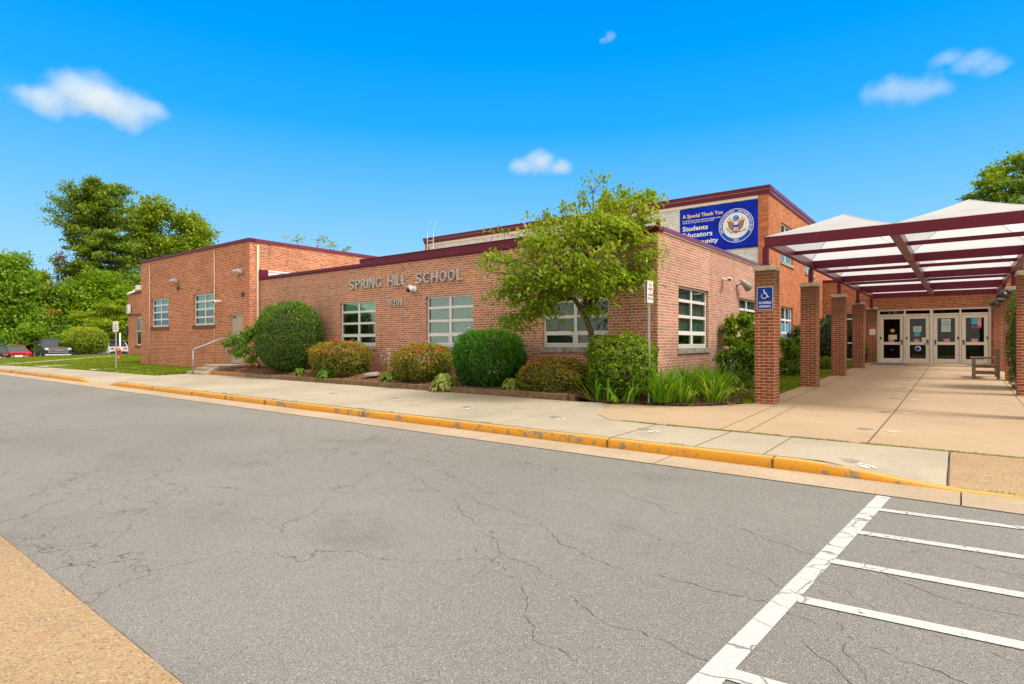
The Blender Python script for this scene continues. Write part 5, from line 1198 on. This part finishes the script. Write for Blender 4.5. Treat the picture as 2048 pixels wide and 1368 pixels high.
# ------------------------------------------------------------------ trees
RV, FV = np.array((CC, SS, 0)), np.array((-SS, CC, 0))
def limb(mb, a, b, r0, r1, m, sag=.1, n=6, seed=0):
    r_ = random.Random(seed); a, b = Vector(a), Vector(b); L = (b - a).length; P = []; Rr = []
    for i in range(n + 1):
        t = i / n; p = a.lerp(b, t) + Vector((r_.uniform(-1, 1), r_.uniform(-1, 1), 0)) * L * .04 * (1 if 0 < i < n else 0) + Vector((0, 0, sag * L * math.sin(PI * t))); P.append(p); Rr.append(r0 + (r1 - r0) * t)
    mb.tube(P, Rr, m, 6)
def clusters(blobs, sub, per, flat, shell=.55, seed=0):
    """blobs (x,y,z,rx,ry,rz,weight): leaf points in flattened sub-clumps spread through each blob; returns points and height-in-clump"""
    r_ = np.random.default_rng(seed); out = []; hh = []
    for x, y, z, rx, ry, rz, wt in blobs:
        k = max(3, int(sub * wt)); u = r_.normal(size=(k, 3)); u /= np.linalg.norm(u, axis=1, keepdims=True); rad = r_.random(k) ** .45 * (1 - 0) 
        c = np.array((x, y, z)) + u * rad[:, None] * np.array((rx, ry, rz)); s = (.16 + .16 * r_.random(k)) * (rx + ry + rz) / 3
        n = per; d = r_.normal(size=(k, n, 3)) * s[:, None, None] * np.array((1, 1, flat)); out.append((c[:, None, :] + d).reshape(-1, 3)); hh.append((d[:, :, 2] / (s[:, None] * flat + 1e-6)).ravel())
    return np.concatenate(out), np.concatenate(hh)
def tree(name, lb, base, blobs, mat, size, sub, per, flat=.6, trunk_r=.3, bark='bark_dark', group=None, tone=.5, seed=0, cat='tree', aspect=.6, droop=0.0, fork=.35):
    t = thing(name, base, lb, cat, group); top = max(b[2] for b in blobs); mb = MB(); fz = base[2] + (top - base[2]) * fork
    cx0 = np.mean([b[0] for b in blobs]); cy0 = np.mean([b[1] for b in blobs])
    limb(mb, base, (base[0] + (cx0 - base[0]) * .3, base[1] + (cy0 - base[1]) * .3, fz), trunk_r, trunk_r * .7, M[bark], 0, 6, seed)
    f = (base[0] + (cx0 - base[0]) * .3, base[1] + (cy0 - base[1]) * .3, fz)
    for i, b in enumerate(blobs):
        limb(mb, f, b[:3], trunk_r * .55, trunk_r * .12, M[bark], .03, 6, seed + i)
        for k in range(4):
            a = k * 1.57 + i; limb(mb, b[:3], (b[0] + .75 * b[3] * math.cos(a), b[1] + .75 * b[4] * math.sin(a), b[2] + .4 * b[5] * math.sin(a * 2.3)), trunk_r * .13, trunk_r * .03, M[bark], .05, 4, seed + i * 7 + k)
    mb.build('trunk', t)
    p, h = clusters(blobs, sub, per, flat, seed=seed); p = p[p[:, 2] > base[2] + .1]; h = h[:len(p)]
    leaves('crown', p, rng.uniform(.65, 1.3, len(p)) * size, rng.normal(tone, .16, len(p)) + .08 * lump(p, 1.2, seed), M[mat], t, None, np.array((0, 0, -droop)), aspect)
    return t
def at(u, d, z):                              # right offset u and depth d from the viewpoint's axes
    q = RV * u + FV * d; return (q[0], q[1], z)
def U(px, d): return (px - 1024) * d / 1160
# white pine: tiers of long boughs
def pine():
    D = 75; s = D / 1160; base = at(U(185, D), D, .5); t = thing('pine_tree', base, 'tall dark white pine with a ragged windswept top at the left', 'tree'); r_ = np.random.default_rng(3)
    mb = MB(); limb(mb, base, at(U(192, D), D, 20.8), .5, .08, M['bark_dark'], 0, 8, 1); limb(mb, at(U(182, D), D, 9), at(U(215, D), D + 1, 20), .3, .06, M['bark_dark'], 0, 6, 2)
    P = []; T = []
    half_l = interp([(380, 30), (430, 48), (470, 42), (500, 50), (540, 70), (600, 85), (700, 70)]); half_r = interp([(385, 70), (430, 88), (480, 98), (540, 108), (620, 112), (700, 100)])
    y = 380
    while y < 690:
        z = 1.5 + (684.5 - y) * s; nb = 12
        for k in range(nb):
            a = r_.uniform(0, 2 * PI); ca = math.cos(a); L = (half_r(y) if ca > 0 else half_l(y)) * s * r_.uniform(.45, 1.12); L *= .55 + .45 * abs(ca) if y < 470 else .8 + .2 * abs(ca)
            o = np.array(at(U(195, D), D, z)); dr = RV * ca + FV * math.sin(a); up = .28 if y < 470 else .02; m = 10
            limb(mb, o, tuple(o + dr * L + np.array((0, 0, up * L))), .09, .02, M['bark_dark'], -.02, 4, int(y) * 31 + k)
            for i in range(m):
                f = .28 + .72 * (i + r_.random()) / m; c = o + dr * L * f + np.array((0, 0, up * L * f + .04 * L * math.sin(PI * f))); n = 15
                P.append(c + r_.normal(size=(n, 3)) * np.array((.42, .42, .17))); T.append(np.full(n, .38 + .42 * r_.random() + .12 * f))
        y += 12
    # long swept boughs on the upper left
    for (x0, y0), (x1, y1) in (((168, 445), (84, 398)), ((165, 455), (92, 425)), ((168, 470), (110, 450)), ((172, 420), (112, 378)), ((172, 425), (140, 376)), ((176, 410), (150, 380)), ((160, 500), (96, 455)), ((165, 520), (118, 470)), ((150, 560), (95, 520)), ((168, 440), (100, 405)), ((170, 450), (120, 410)), ((170, 440), (128, 395)), ((172, 430), (132, 385)), ((172, 465), (102, 440)), ((174, 420), (160, 378)), ((168, 480), (125, 455))):
        x0, x1 = x0 + 8, x1 + 22; a = np.array(at(U(x0, D), D + r_.uniform(-2, 2), 1.5 + (684.5 - y0) * s)); b = np.array(at(U(x1, D), D + r_.uniform(-2.5, 2.5), 1.5 + (684.5 - y1) * s)); limb(mb, tuple(a), tuple(b), .12, .03, M['bark_dark'], -.05, 5, x1)
        for i in range(13):
            f = .25 + .75 * i / 12; c = a + (b - a) * f + np.array((0, 0, .3 * r_.random())); n = 24; P.append(c + r_.normal(size=(n, 3)) * np.array((.5, .5, .30))); T.append(np.full(n, .5 + .35 * r_.random()))
    mb.build('trunk', t); P = np.concatenate(P); T = np.concatenate(T); leaves('crown', P, rng.uniform(.25, .6, len(P)), T + rng.normal(0, .1, len(P)), M['l_pine'], t, None, np.array((0, 0, .25)), .34)
pine()
def blob_px(D, lst):
    s = D / 1160; out = []
    for px, py, rx, ry in lst: q = at(U(px, D), D * (1 + rng.uniform(-.02, .02)), 1.5 + (684.5 - py) * s); out.append((*q, rx * s, rx * s * .95, ry * s, rx * ry / 900))
    return out
GT = 'trees beyond the car park'
tree('deciduous_tree', 'tall yellow-green tree showing above the left block roof', at(U(330, 82), 82, .5), blob_px(82, [(268, 450, 26, 26), (272, 500, 30, 34), (290, 428, 28, 26), (330, 428, 28, 26), (362, 445, 32, 30), (392, 468, 30, 32), (305, 485, 34, 34), (355, 500, 36, 34), (402, 505, 24, 28), (310, 560, 40, 40), (370, 565, 40, 40)]), 'l_decid', .42, 40, 62, .7, .45, group=GT, tone=.55, seed=11)
tree('maple_tree', 'bright green rounded maple in front of the pine', at(U(200, 66), 66, .5), blob_px(66, [(200, 572, 34, 32), (160, 600, 34, 34), (240, 605, 36, 34), (200, 625, 44, 36), (150, 650, 36, 34), (250, 650, 36, 34), (200, 680, 44, 30)]), 'l_maple', .36, 40, 60, .7, .25, group=GT, tone=.52, seed=12)
tree('dogwood_tree', 'small tiered pale green tree beside the far wing', at(U(228, 58), 58, .45), blob_px(58, [(215, 612, 36, 10), (240, 628, 34, 12), (195, 632, 32, 10), (225, 650, 40, 12), (195, 662, 30, 10), (245, 668, 30, 12), (235, 605, 20, 8)]), 'l_dog', .28, 46, 45, .3, .16, group=GT, tone=.68, seed=13)
tree('deciduous_tree', 'dense green tree at the far left picture edge', at(U(20, 60), 60, .3), blob_px(60, [(15, 545, 45, 36), (-30, 560, 50, 45), (50, 585, 34, 34), (10, 620, 55, 45), (60, 645, 40, 36), (-20, 680, 50, 34), (35, 690, 45, 26)]), 'l_dark', .36, 40, 65, .7, .35, group=GT, tone=.65, seed=14)
tree('deciduous_tree', 'broad green tree beyond the dense left-edge tree', at(U(-120, 64), 64, .3), blob_px(64, [(-110, 560, 55, 45), (-160, 590, 55, 45), (-80, 620, 55, 45), (-130, 660, 70, 40), (-190, 660, 50, 40)]), 'l_maple', .36, 30, 55, .7, .35, group=GT, tone=.5, seed=21)
tree('deciduous_tree', 'olive tree with a thin top left of the pine', at(U(95, 74), 74, .5), blob_px(74, [(92, 565, 26, 22), (75, 560, 16, 12), (110, 590, 30, 28), (85, 620, 36, 30), (120, 640, 34, 30), (95, 670, 40, 30)]), 'l_decid', .36, 40, 55, .7, .25, group=GT, tone=.5, seed=15)
tree('dead_topped_tree', 'thin tree with browned foliage at the left of the pine', at(U(122, 72), 72, .5), blob_px(72, [(128, 520, 14, 16), (112, 510, 14, 12), (125, 545, 18, 14), (140, 500, 10, 12)]), 'l_brown', .3, 14, 30, .6, .16, group=GT, seed=16)
tree('deciduous_tree', 'dark tree filling the gap behind the bright maple', at(U(135, 80), 80, .5), blob_px(80, [(150, 620, 60, 40), (230, 620, 60, 50), (80, 650, 60, 40), (150, 680, 70, 34), (255, 670, 50, 40)]), 'l_dark', .42, 20, 60, .7, .3, group=GT, tone=.4, seed=17)
for i, (px, py, rx, ry, D, lb) in enumerate(((15, 690, 40, 26, 56, 'leafy undergrowth bush behind the black car'), (75, 680, 40, 30, 58, 'leafy undergrowth bush behind the red car'), (130, 672, 36, 26, 62, 'dark undergrowth bush behind the pickup'), (185, 680, 40, 26, 66, 'undergrowth bush behind the round olive bush'), (245, 684, 30, 22, 66, 'undergrowth bush behind the white car by the far wing'), (-60, 680, 60, 40, 56, 'undergrowth bush beyond the left picture edge'))):
    tree('wild_bush', lb, at(U(px, D), D, .4), blob_px(D, [(px - rx * .4, py, rx * .7, ry), (px + rx * .4, py + 4, rx * .7, ry * .9), (px, py - ry * .5, rx * .6, ry * .7)]), 'l_maple' if i % 2 else 'l_dark', .3, 24, 45, .7, .08, group='bushes behind the car park', tone=.5, seed=30 + i, cat='bush', fork=.2)
tree('yellowed_shrub', 'small tree with a patch of orange-yellow leaves among the green ones', at(U(102, 60), 60, .4), blob_px(60, [(100, 622, 12, 7), (112, 627, 8, 6)]), 'l_azalea', .25, 20, 30, .6, .06, group=GT, tone=.8, seed=40)
tree('sparse_tree', 'sparse twiggy tree top above the front wing roof', at(U(630, 58), 58, .3), blob_px(58, [(600, 485, 22, 14), (632, 478, 24, 12), (665, 490, 22, 12), (640, 500, 40, 10), (690, 498, 12, 8)]), 'l_decid', .22, 13, 16, .6, .2, 'bark', None, .7, 18, fork=.5)
tree('deciduous_tree', 'bright tree top showing over the rear wing eaves', at(U(1255, 48), 48, .3), blob_px(48, [(1215, 408, 26, 24), (1262, 402, 26, 24), (1298, 400, 22, 20), (1240, 430, 40, 22)]), 'l_maple', .3, 22, 40, .7, .2, 'bark', None, .75, 19, fork=.6)
tree('deciduous_tree', 'tree rising behind the canopy at the right picture edge', at(U(2050, 52), 52, .3), blob_px(52, [(1978, 372, 30, 24), (2012, 345, 32, 26), (2050, 330, 36, 26), (1985, 395, 34, 20), (2040, 380, 44, 30), (2090, 350, 40, 34), (2000, 420, 40, 26), (2060, 430, 60, 30)]), 'l_decid', .3, 26, 44, .45, .3, 'bark', None, .45, 20, fork=.5)

tree('leafy_shrub', 'loose glossy-leaved shrub leaning over the concrete steps', at(U(522, 22.2), 22.2, .36), blob_px(22.2, [(502, 668, 24, 20), (478, 680, 20, 15), (452, 688, 13, 9), (516, 650, 16, 12), (492, 704, 24, 14), (522, 690, 18, 20), (510, 720, 15, 8), (464, 701, 13, 9)]), 'l_photinia', .105, 78, 24, .7, .03, 'twig', SB, .55, 50, 'shrub', .5, .15, .3)
for nm, lb, base, D, bl, mt, sz, sub, tn in (
    ('hydrangea', 'tall yellowish loose-leaved shrub against the side wall', (1485, 16.2), 16.2, [(1468, 652, 16, 20), (1496, 640, 16, 14), (1502, 676, 18, 24), (1462, 684, 11, 10), (1480, 692, 18, 14)], 'l_euo', .13, 110, .62),
    ('leafy_shrub', 'wide leafy shrub spreading under the side wall', (1480, 15.0), 15.0, [(1455, 716, 18, 14), (1485, 708, 22, 18), (1505, 716, 14, 20), (1478, 736, 24, 12), (1450, 738, 12, 10), (1505, 742, 14, 12)], 'l_photinia', .12, 110, .6),
    ('leafy_shrub', 'leafy shrub filling the gap between the first two pillars', (1580, 19.6), 19.6, [(1572, 692, 14, 20), (1590, 716, 16, 24), (1570, 732, 14, 14), (1600, 694, 12, 20), (1585, 742, 18, 8)], 'l_photinia', .12, 90, .62),
    ('leafy_shrub', 'dark holly-like shrub beyond the first pillar gap', (1594, 22.5), 22.5, [(1588, 690, 12, 22), (1600, 668, 12, 18), (1605, 700, 12, 20)], 'l_rhodo', .10, 90, .5)):
    tree(nm, lb, at(U(base[0], base[1]), base[1], .25), blob_px(D, bl), mt, sz, sub, 22, .75, .03, 'twig', SR, tn, 60 + int(D), 'shrub', .55, .2, .3)
# leaning flowering tree in the front bed
def front_tree():
    base = (-6.6, 11.55, .4); t = thing('dogwood_tree', base, 'leaning dogwood tree with layered yellow-green crown before the front wing', 'tree'); r_ = np.random.default_rng(5); mb = MB(); D = 12.9; s = D / 1160
    def W(px, py, dep=0): return np.array(at(U(px, D + dep), D + dep, 1.5 + (684.5 - py) * (D + dep) / 1160))
    T0 = [Vector(base), Vector(W(1190, 720, .35)), Vector(W(1182, 665, .3)), Vector(W(1168, 625, .2)), Vector(W(1148, 598, .05))]
    mb.tube([T0[0], T0[1], T0[2], T0[3], T0[4]], [.085, .075, .07, .065, .05], M['bark'], 10)
    fork = np.array(T0[3]); fork2 = np.array(T0[4])
    lead = [W(1188, 560), W(1190, 500, .1), W(1187, 430, .1), W(1186, 385, .1), W(1203, 362, .1)]
    mb.tube([tuple(fork)] + [tuple(p) for p in lead], [.05, .035, .028, .018, .01, .005], M['bark'], 7)
    tips = [(970, 520, -0.3), (985, 545, 0.2), (1000, 490, 0.4), (1010, 590, -0.6), (1015, 640, -0.5), (1025, 470, -0.7), (1040, 445, 0.5), (1045, 560, -0.9), (1055, 610, -0.9), (1050, 520, -1.2), (1070, 480, -1.1), (1085, 430, 0.3), (1100, 510, -1.5), (1110, 455, -1.2), (1120, 405, 0.4), (1125, 540, -1.6), (1140, 480, -1.5), (1155, 440, -0.9), (1160, 420, 0.5), (1165, 520, -1.5), (1190, 470, -1.2), (1195, 560, -1.3), (1205, 430, -0.6), (1215, 500, -1.2), (1230, 450, -0.8), (1240, 540, -0.9), (1250, 410, 0.2), (1255, 480, -0.7), (1270, 430, -0.2), (1275, 520, -0.5), (1290, 470, 0.1), (1300, 545, -0.1), (1310, 500, 0.2), (1318, 425, 0.3), (1300, 405, 0.4), (1060, 555, 0.3), (1120, 570, 0.4), (1180, 530, 0.5), (1100, 500, 0.5), (1245, 500, 0.5), (1015, 655, -0.2), (1020, 560, -1.0), (1085, 540, -1.4), (1150, 510, -1.6), (1200, 500, -1.4), (1225, 560, -1.1), (1040, 640, 0.1), (1000, 560, -0.8), (975, 505, 0.1), (1020, 610, 0.2), (1150, 550, -0.2), (1203, 622, -0.35), (1085, 575, -1.0), (1150, 572, -1.0), (1325, 440, 0.3), (1280, 545, -.3), (1318, 500, -.4), (1322, 515, -.4), (1306, 482, -.5), (1302, 442, -.3), (1312, 418, -.2), (1296, 520, -.5), (985, 585, -.5), (1045, 635, -.5), (1110, 430, .2), (1140, 425, -.4), (1190, 440, -.5), (1212, 410, .3), (1235, 425, -.3), (1228, 395, .2), (1270, 402, .2), (1290, 415, .1), (1170, 445, -.9), (1090, 440, -.2), (1060, 462, -.5), (1035, 482, -.3), (1180, 410, .3), (1150, 405, .3), (1250, 440, -.4)]
    P = []; TT = []; DR = []
    for i, (px, py, dep) in enumerate(tips):
        b = W(px, py, dep)
        if b[1] > 12.2 and b[2] < 4.25 and b[0] < -5.5: b[1] = 12.2
        a = (fork2 if px < 1165 else fork) if py > 470 else np.array(lead[1 if px > 1150 else 0]); st = a + (b - a) * .0
        limb(mb, tuple(st), tuple(b), .034, .006, M['bark'], .08, 5, i)
        for k in range(4):
            f = r_.uniform(.45, 1.0); c = st + (b - st) * f + r_.normal(size=3) * np.array((.13, .13, .04)); c[2] += .06
            n = 44 if f > .6 else 24; d = r_.normal(size=(n, 3)) * np.array((.17, .17, .055)); d[:, 2] -= .5 * (d[:, 0] ** 2 + d[:, 1] ** 2) / .17 * .5
            P.append(c + d); TT.append(np.clip(.46 + .34 * (c[2] - 2.2) / 2.6 + r_.normal(0, .12, n), 0, 1)); rad = d * np.array((1, 1, 0)); rad /= np.linalg.norm(rad, axis=1, keepdims=True) + 1e-6; DR.append(rad * 1.1 + np.array((0, 0, -.75)))  # leaf tone yellows with height, highlights put into the colour
    for px, py in ((1175, 360), (1195, 357), (1207, 358), (1160, 385), (1178, 378), (1200, 380), (1168, 400), (1155, 395), (1125, 418), (1128, 412), (1085, 430), (1060, 432), (1130, 408), (1210, 395), (1245, 385), (1260, 380), (1280, 388), (1300, 392), (1232, 390), (985, 462), (1010, 468), (1215, 358), (1300, 600), (1090, 425), (1320, 398), (1235, 378)):
        c = W(px, py, .1); n = 9; d = r_.normal(size=(n, 3)) * np.array((.09, .09, .05)); P.append(c + d); TT.append(r_.uniform(.3, .9, n)); DR.append(np.tile(np.array((0, 0, -.9)), (n, 1))); limb(mb, tuple(np.array(lead[3]) if 1150 < px < 1215 and py < 405 else c + np.array((-.1, .1, -.35))), tuple(c), .006, .003, M['bark'], .05, 3, px)
    mb.build('trunk', t); P = np.concatenate(P); TT = np.concatenate(TT); DR = np.concatenate(DR)
    k = ~((P[:, 1] > 12.38) & (P[:, 2] < 4.3) & (P[:, 0] < -5.4)); P, TT, DR = P[k], TT[k], DR[k]
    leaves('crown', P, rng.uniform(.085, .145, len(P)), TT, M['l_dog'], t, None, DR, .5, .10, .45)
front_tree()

# ------------------------------------------------------------------ parked cars, hydrant, wires
def car(kind, paint, lb, loc, rotz):
    pm = plain(kind + '_paint', paint, rough=.25, var=.03, spec=.6); t = thing('parked_car' if kind != 'pickup' else 'pickup_truck', (0, 0, 0), lb, 'car' if kind != 'pickup' else 'pickup truck', 'cars parked beyond the lawn')
    L, W_, H, cab, belt = {'suv': (4.6, 1.85, 1.68, (-2.15, -1.7, .35, 1.25), .98), 'sedan': (4.7, 1.82, 1.45, (-1.75, -1.0, .55, 1.35), .92), 'pickup': (5.6, 2.02, 1.92, (-1.0, -.75, .75, 1.35), 1.22), 'hatch': (4.3, 1.8, 1.55, (-2.0, -1.5, .45, 1.25), .95)}[kind]
    h = L / 2; w = W_ / 2; g = .30 if kind != 'pickup' else .42
    mb = MB(); nose = belt - .12 if kind != 'pickup' else belt - .02
    mb.prism([(-h, g + .1), (-h + .08, g), (h - .08, g), (h, g + .12), (h - .02, nose - .12), (h - .14, nose), (cab[3], belt), (-h + .1, belt), (-h, belt - .12)], -w, w, pm, 'Y'); mb.build('body', t, bevel=.07)
    mb = MB(); v = []
    for y, s in ((-1, 1), (1, 1)): v += [(cab[0], y * (w - .05), belt), (cab[3], y * (w - .05), belt), (cab[2], y * (w - .24), H - .05), (cab[1], y * (w - .24), H - .05)]
    mb.add(v, [(0, 1, 2, 3), (7, 6, 5, 4), (1, 5, 6, 2), (0, 3, 7, 4)], M['cargl']); gl = mb.build('glasshouse', t, fix=True)
    mb = MB(); mb.prism([(cab[1] - .08, H - .06), (cab[2] + .05, H - .06), (cab[2] - .1, H), (cab[1] + .08, H)], -(w - .22), w - .22, pm, 'Y')
    for xa, xb in ((cab[0], cab[1]), (cab[3], cab[2]), ((cab[1] + cab[2]) / 2, (cab[1] + cab[2]) / 2)):
        for s in (-1, 1): mb.tube([(xa, s * (w - .05), belt - .02), (xb, s * (w - .235), H - .05)], .05, pm, 6)
    mb.build('roof', t, bevel=.02)
    r = .34 if kind != 'pickup' else .41
    for x in (-L * .30, L * .31):
        for s in (-1, 1):
            mb = MB(); mb.lathe([(r * .55, -.1), (r * .96, -.11), (r, -.08), (r, .08), (r * .96, .11), (r * .55, .1)], (0, 0, 0), M['black'], 20, Matrix.Translation((x, s * (w - .08), r)) @ Matrix.Rotation(R(90), 4, 'X')); wh = mb.build('wheel', t)
            mb = MB(); mb.lathe([(.05, -.112), (r * .55, -.118), (r * .6, -.09), (r * .6, .09), (r * .55, .118), (.05, .112)], (0, 0, 0), M['metal'], 14, Matrix.Translation((x, s * (w - .08), r)) @ Matrix.Rotation(R(90), 4, 'X')); mb.build('rim', wh)
            mb = MB(); mb.lathe([(r * 1.1, -.005), (r * 1.1, .005)], (0, 0, 0), M['black'], 20, Matrix.Translation((x, s * (w + .001), r + .02)) @ Matrix.Rotation(R(90), 4, 'X')) ; mb.build('wheel_arch', t)
    for s in (-1, 1):
        mb = MB(); mb.box(-h - .012, -h + .25, s * (w - .34) - .17, s * (w - .34) + .18, belt - .26, belt - .10, M['signred']); mb.build('tail_light', t, bevel=.02)
        mb = MB(); mb.box(h - .2, h + .012, s * (w - .30) - .18, s * (w - .30) + .18, nose - .27, nose - .12, M['lens']); mb.build('headlight', t, bevel=.02)
        mb = MB(); mb.box(cab[3] - .35, cab[3] - .15, s * w - .02 + (0 if s > 0 else -.14), s * w + (.16 if s > 0 else .02), belt + .02, belt + .16, pm); mb.build('mirror', t, bevel=.03)
    mb = MB(); mb.box(-h - .016, -h, -.26, .26, belt - .42, belt - .28, M['signwhite']); mb.build('number_plate', t)
    mb = MB(); mb.box(-h - .02, -h + .05, -w + .12, w - .12, g + .02, g + .2, M['black']); mb.build('bumper', t, bevel=.02)
    mb = MB(); mb.box(h - .05, h + .02, -w + .12, w - .12, g + .02, g + .16, M['black'] if kind != 'pickup' else M['metal']); mb.build('bumper', t, bevel=.02)
    if kind == 'pickup':
        mb = MB(); mb.box(h - .04, h + .015, -.62, .62, .70, 1.14, M['black'])
        for z in (.74, .86, .98, 1.10): mb.box(h + .016, h + .03, -.60, .60, z - .025, z + .025, M['metal'])
        mb.box(h + .016, h + .034, -.66, -.61, .70, 1.14, M['metal']); mb.box(h + .016, h + .034, .61, .66, .70, 1.14, M['metal']); mb.box(h + .016, h + .036, -.3, .3, .895, .945, M['signred']); mb.build('grille', t)
    if kind in ('suv', 'hatch', 'sedan'):
        mb = MB(); mb.box(-h - .008, -h + .02, -.6, .6, g + .22, g + .30, M['metal']); mb.build('rear_trim', t)
    return place(t, loc, rotz)
M['cargl'] = plain('tinted_car_glass', (.03, .04, .05), rough=.06, var=.05, spec=.8)
car('suv', (.55, .56, .58), 'white crossover parked beside the far wing', (-68.0, 21.2, gz(-66, 21.2) - .5), R(8))
car('sedan', (.36, .005, .012), 'bright red car seen from behind, left of the pickup', (-62.6, 12.5, gz(-60, 12.6) - .5), PI * 0 + R(4))
for o in [x for x in bpy.data.objects if x.parent is None and x.get('category') == 'car']: o.rotation_euler.z = o.rotation_euler.z + PI
car('pickup', (.02, .03, .055), 'dark blue pickup facing the lawn with a chrome grille', (-63.2, 15.6, gz(-61, 15.6) - .5), R(-6))
car('hatch', (.012, .014, .02), 'black car at the left picture edge', (-60.0, 10.7, gz(-57, 10.85) - .5), PI + R(3))
car('sedan', (.60, .61, .63), 'white car half hidden behind the round olive bush', (-69.2, 18.4, gz(-69, 18.4) - .45), R(-2))
hy = thing('fire_hydrant', (-44.4, 14.5, .3), 'orange hydrant with a white marker pole on the lawn', 'hydrant'); z0 = gz(-44.4, 14.5)
mb = MB(); mb.lathe([(.17, 0), (.17, .06), (.12, .08), (.12, .52), (.16, .54), (.16, .60), (.12, .66), (.05, .74), (.05, .78)], (-44.4, 14.5, z0 - .02), M['orange'], 16); mb.build('barrel', hy)
for s in (-1, 1): mb = MB(); mb.tube([(-44.4, 14.5, z0 + .40), (-44.4 + s * .17 * CC, 14.5 + s * .17 * SS, z0 + .40)], .06, M['orange'], 10); mb.build('outlet', hy)
mb = MB(); mb.tube([(-44.55, 14.65, z0), (-44.55, 14.65, z0 + 1.75)], .05, M['white'], 8); mb.build('marker_pole', hy)
for z, zz, lb in ((6.6, 6.2, 'upper thin wire crossing before the left trees'), (4.4, 4.1, 'lower thin wire crossing before the left trees')):
    mb = MB(); a = np.array(at(U(-60, 55), 55, z)); b = np.array(at(U(135, 62), 62, zz + .2)); mb.tube([tuple(a + (b - a) * k / 8 - np.array((0, 0, .5 * math.sin(PI * k / 8)))) for k in range(9)], .012, M['dark'], 4); tag(mb.build('overhead_wire'), lb, 'wire', 'overhead wires at the left')

# ------------------------------------------------------------------ clouds
def cloud(lb, c, r, lobes, dens, seed):
    mb = MB(); n = 24; vs = []
    for i in range(13):
        ph = PI * i / 12
        for k in range(n): th = 2 * PI * k / n; vs.append((c[0] + r[0] * math.sin(ph) * math.cos(th), c[1] + r[1] * math.sin(ph) * math.sin(th), c[2] + r[2] * math.cos(ph)))
    mb.add(vs, [(i * n + k, i * n + (k + 1) % n, (i + 1) * n + (k + 1) % n, (i + 1) * n + k) for i in range(12) for k in range(n)], M['white'])
    o = mb.build('cloud', fix=True); tag(o, lb, 'cloud', 'small clouds in the blue sky')
    m = bpy.data.materials.new('cloud_vapour'); m.use_nodes = True; nt = m.node_tree; nt.nodes.clear(); out = nt.nodes.new('ShaderNodeOutputMaterial'); pv = nt.nodes.new('ShaderNodeVolumePrincipled')
    nt.links.new(pv.outputs[0], out.inputs['Volume']); pv.inputs['Color'].default_value = (1, 1, 1, 1); pv.inputs['Anisotropy'].default_value = .0
    t = nd(nt, 'ShaderNodeTexCoord'); P = t.outputs['Object']; S = max(r)
    nz = nd(nt, 'ShaderNodeTexNoise', i_Scale=2.8 / S, i_Detail=9.0, i_Roughness=.62); off = nd(nt, 'ShaderNodeVectorMath', operation='ADD'); off.inputs[1].default_value = (seed * 91, seed * 37, seed * 13); nt.links.new(P, off.inputs[0]); nt.links.new(off.outputs[0], nz.inputs['Vector'])
    best = None
    for (u, d, z, ru, rz) in lobes:            # soft lobes: offset along the view's right, depth, height; horizontal and vertical radius
        q = RV * u * r[0] + FV * d * r[0]
        sb = nd(nt, 'ShaderNodeVectorMath', operation='SUBTRACT'); sb.inputs[1].default_value = (c[0] + q[0], c[1] + q[1], c[2] + z * r[2]); nt.links.new(P, sb.inputs[0])
        dv = nd(nt, 'ShaderNodeVectorMath', operation='DIVIDE'); dv.inputs[1].default_value = (ru * r[0], ru * r[0], rz * r[2]); nt.links.new(sb.outputs[0], dv.inputs[0])
        ln = nd(nt, 'ShaderNodeVectorMath', operation='LENGTH'); nt.links.new(dv.outputs[0], ln.inputs[0])
        if best is None: best = ln.outputs['Value']
        else:
            mn = nd(nt, 'ShaderNodeMath', operation='SMOOTH_MIN', i_2=.3); nt.links.new(best, mn.inputs[0]); nt.links.new(ln.outputs['Value'], mn.inputs[1]); best = mn.outputs[0]
    ad = nd(nt, 'ShaderNodeMath', operation='MULTIPLY_ADD', i_1=2.0, i_2=-1.0); nt.links.new(nz.outputs[0], ad.inputs[0])
    sb = nd(nt, 'ShaderNodeMath', operation='ADD'); nt.links.new(best, sb.inputs[0]); nt.links.new(ad.outputs[0], sb.inputs[1])
    mp = nd(nt, 'ShaderNodeMapRange', i_1=1.02, i_2=.15, i_3=0.0, i_4=dens * .42); nt.links.new(sb.outputs[0], mp.inputs[0]); nt.links.new(mp.outputs[0], pv.inputs['Density'])
    o.data.materials.clear(); o.data.materials.append(m)
    return o
cloud('largest white cloud, at the upper left of the sky', (-473.6, 139.2, 168), (54, 54, 23), [(-.55, 0, -.05, .42, .45), (-.05, 0, .2, .5, .62), (.3, 0, -.2, .5, .6), (.75, 0, -.3, .25, .22)], .10, 1)
cloud('small cloud over the middle of the front wing', (-229.6, 328.1, 125), (26, 26, 12), [(0, 0, .1, .5, .7), (-.45, 0, -.2, .45, .45), (.5, 0, -.25, .45, .45)], .13, 2)
cloud('tiny faint cloud high above the tree', (-192, 357, 211.5), (9, 9, 6.5), [(.1, 0, .1, .5, .55), (-.4, 0, -.3, .4, .4)], .12, 3)
cloud('hazy cloud above the canopy, lower of the pair', (-31.3, 481.7, 174), (36, 36, 14), [(-.35, 0, 0, .5, .6), (.2, 0, .1, .5, .75), (.65, 0, .15, .35, .4)], .05, 4)
cloud('hazy cloud at the upper right, higher of the pair', (4, 509, 193.5), (28, 28, 11), [(-.5, 0, .35, .45, .4), (.1, 0, .1, .55, .6), (.55, 0, -.2, .45, .6)], .06, 5)
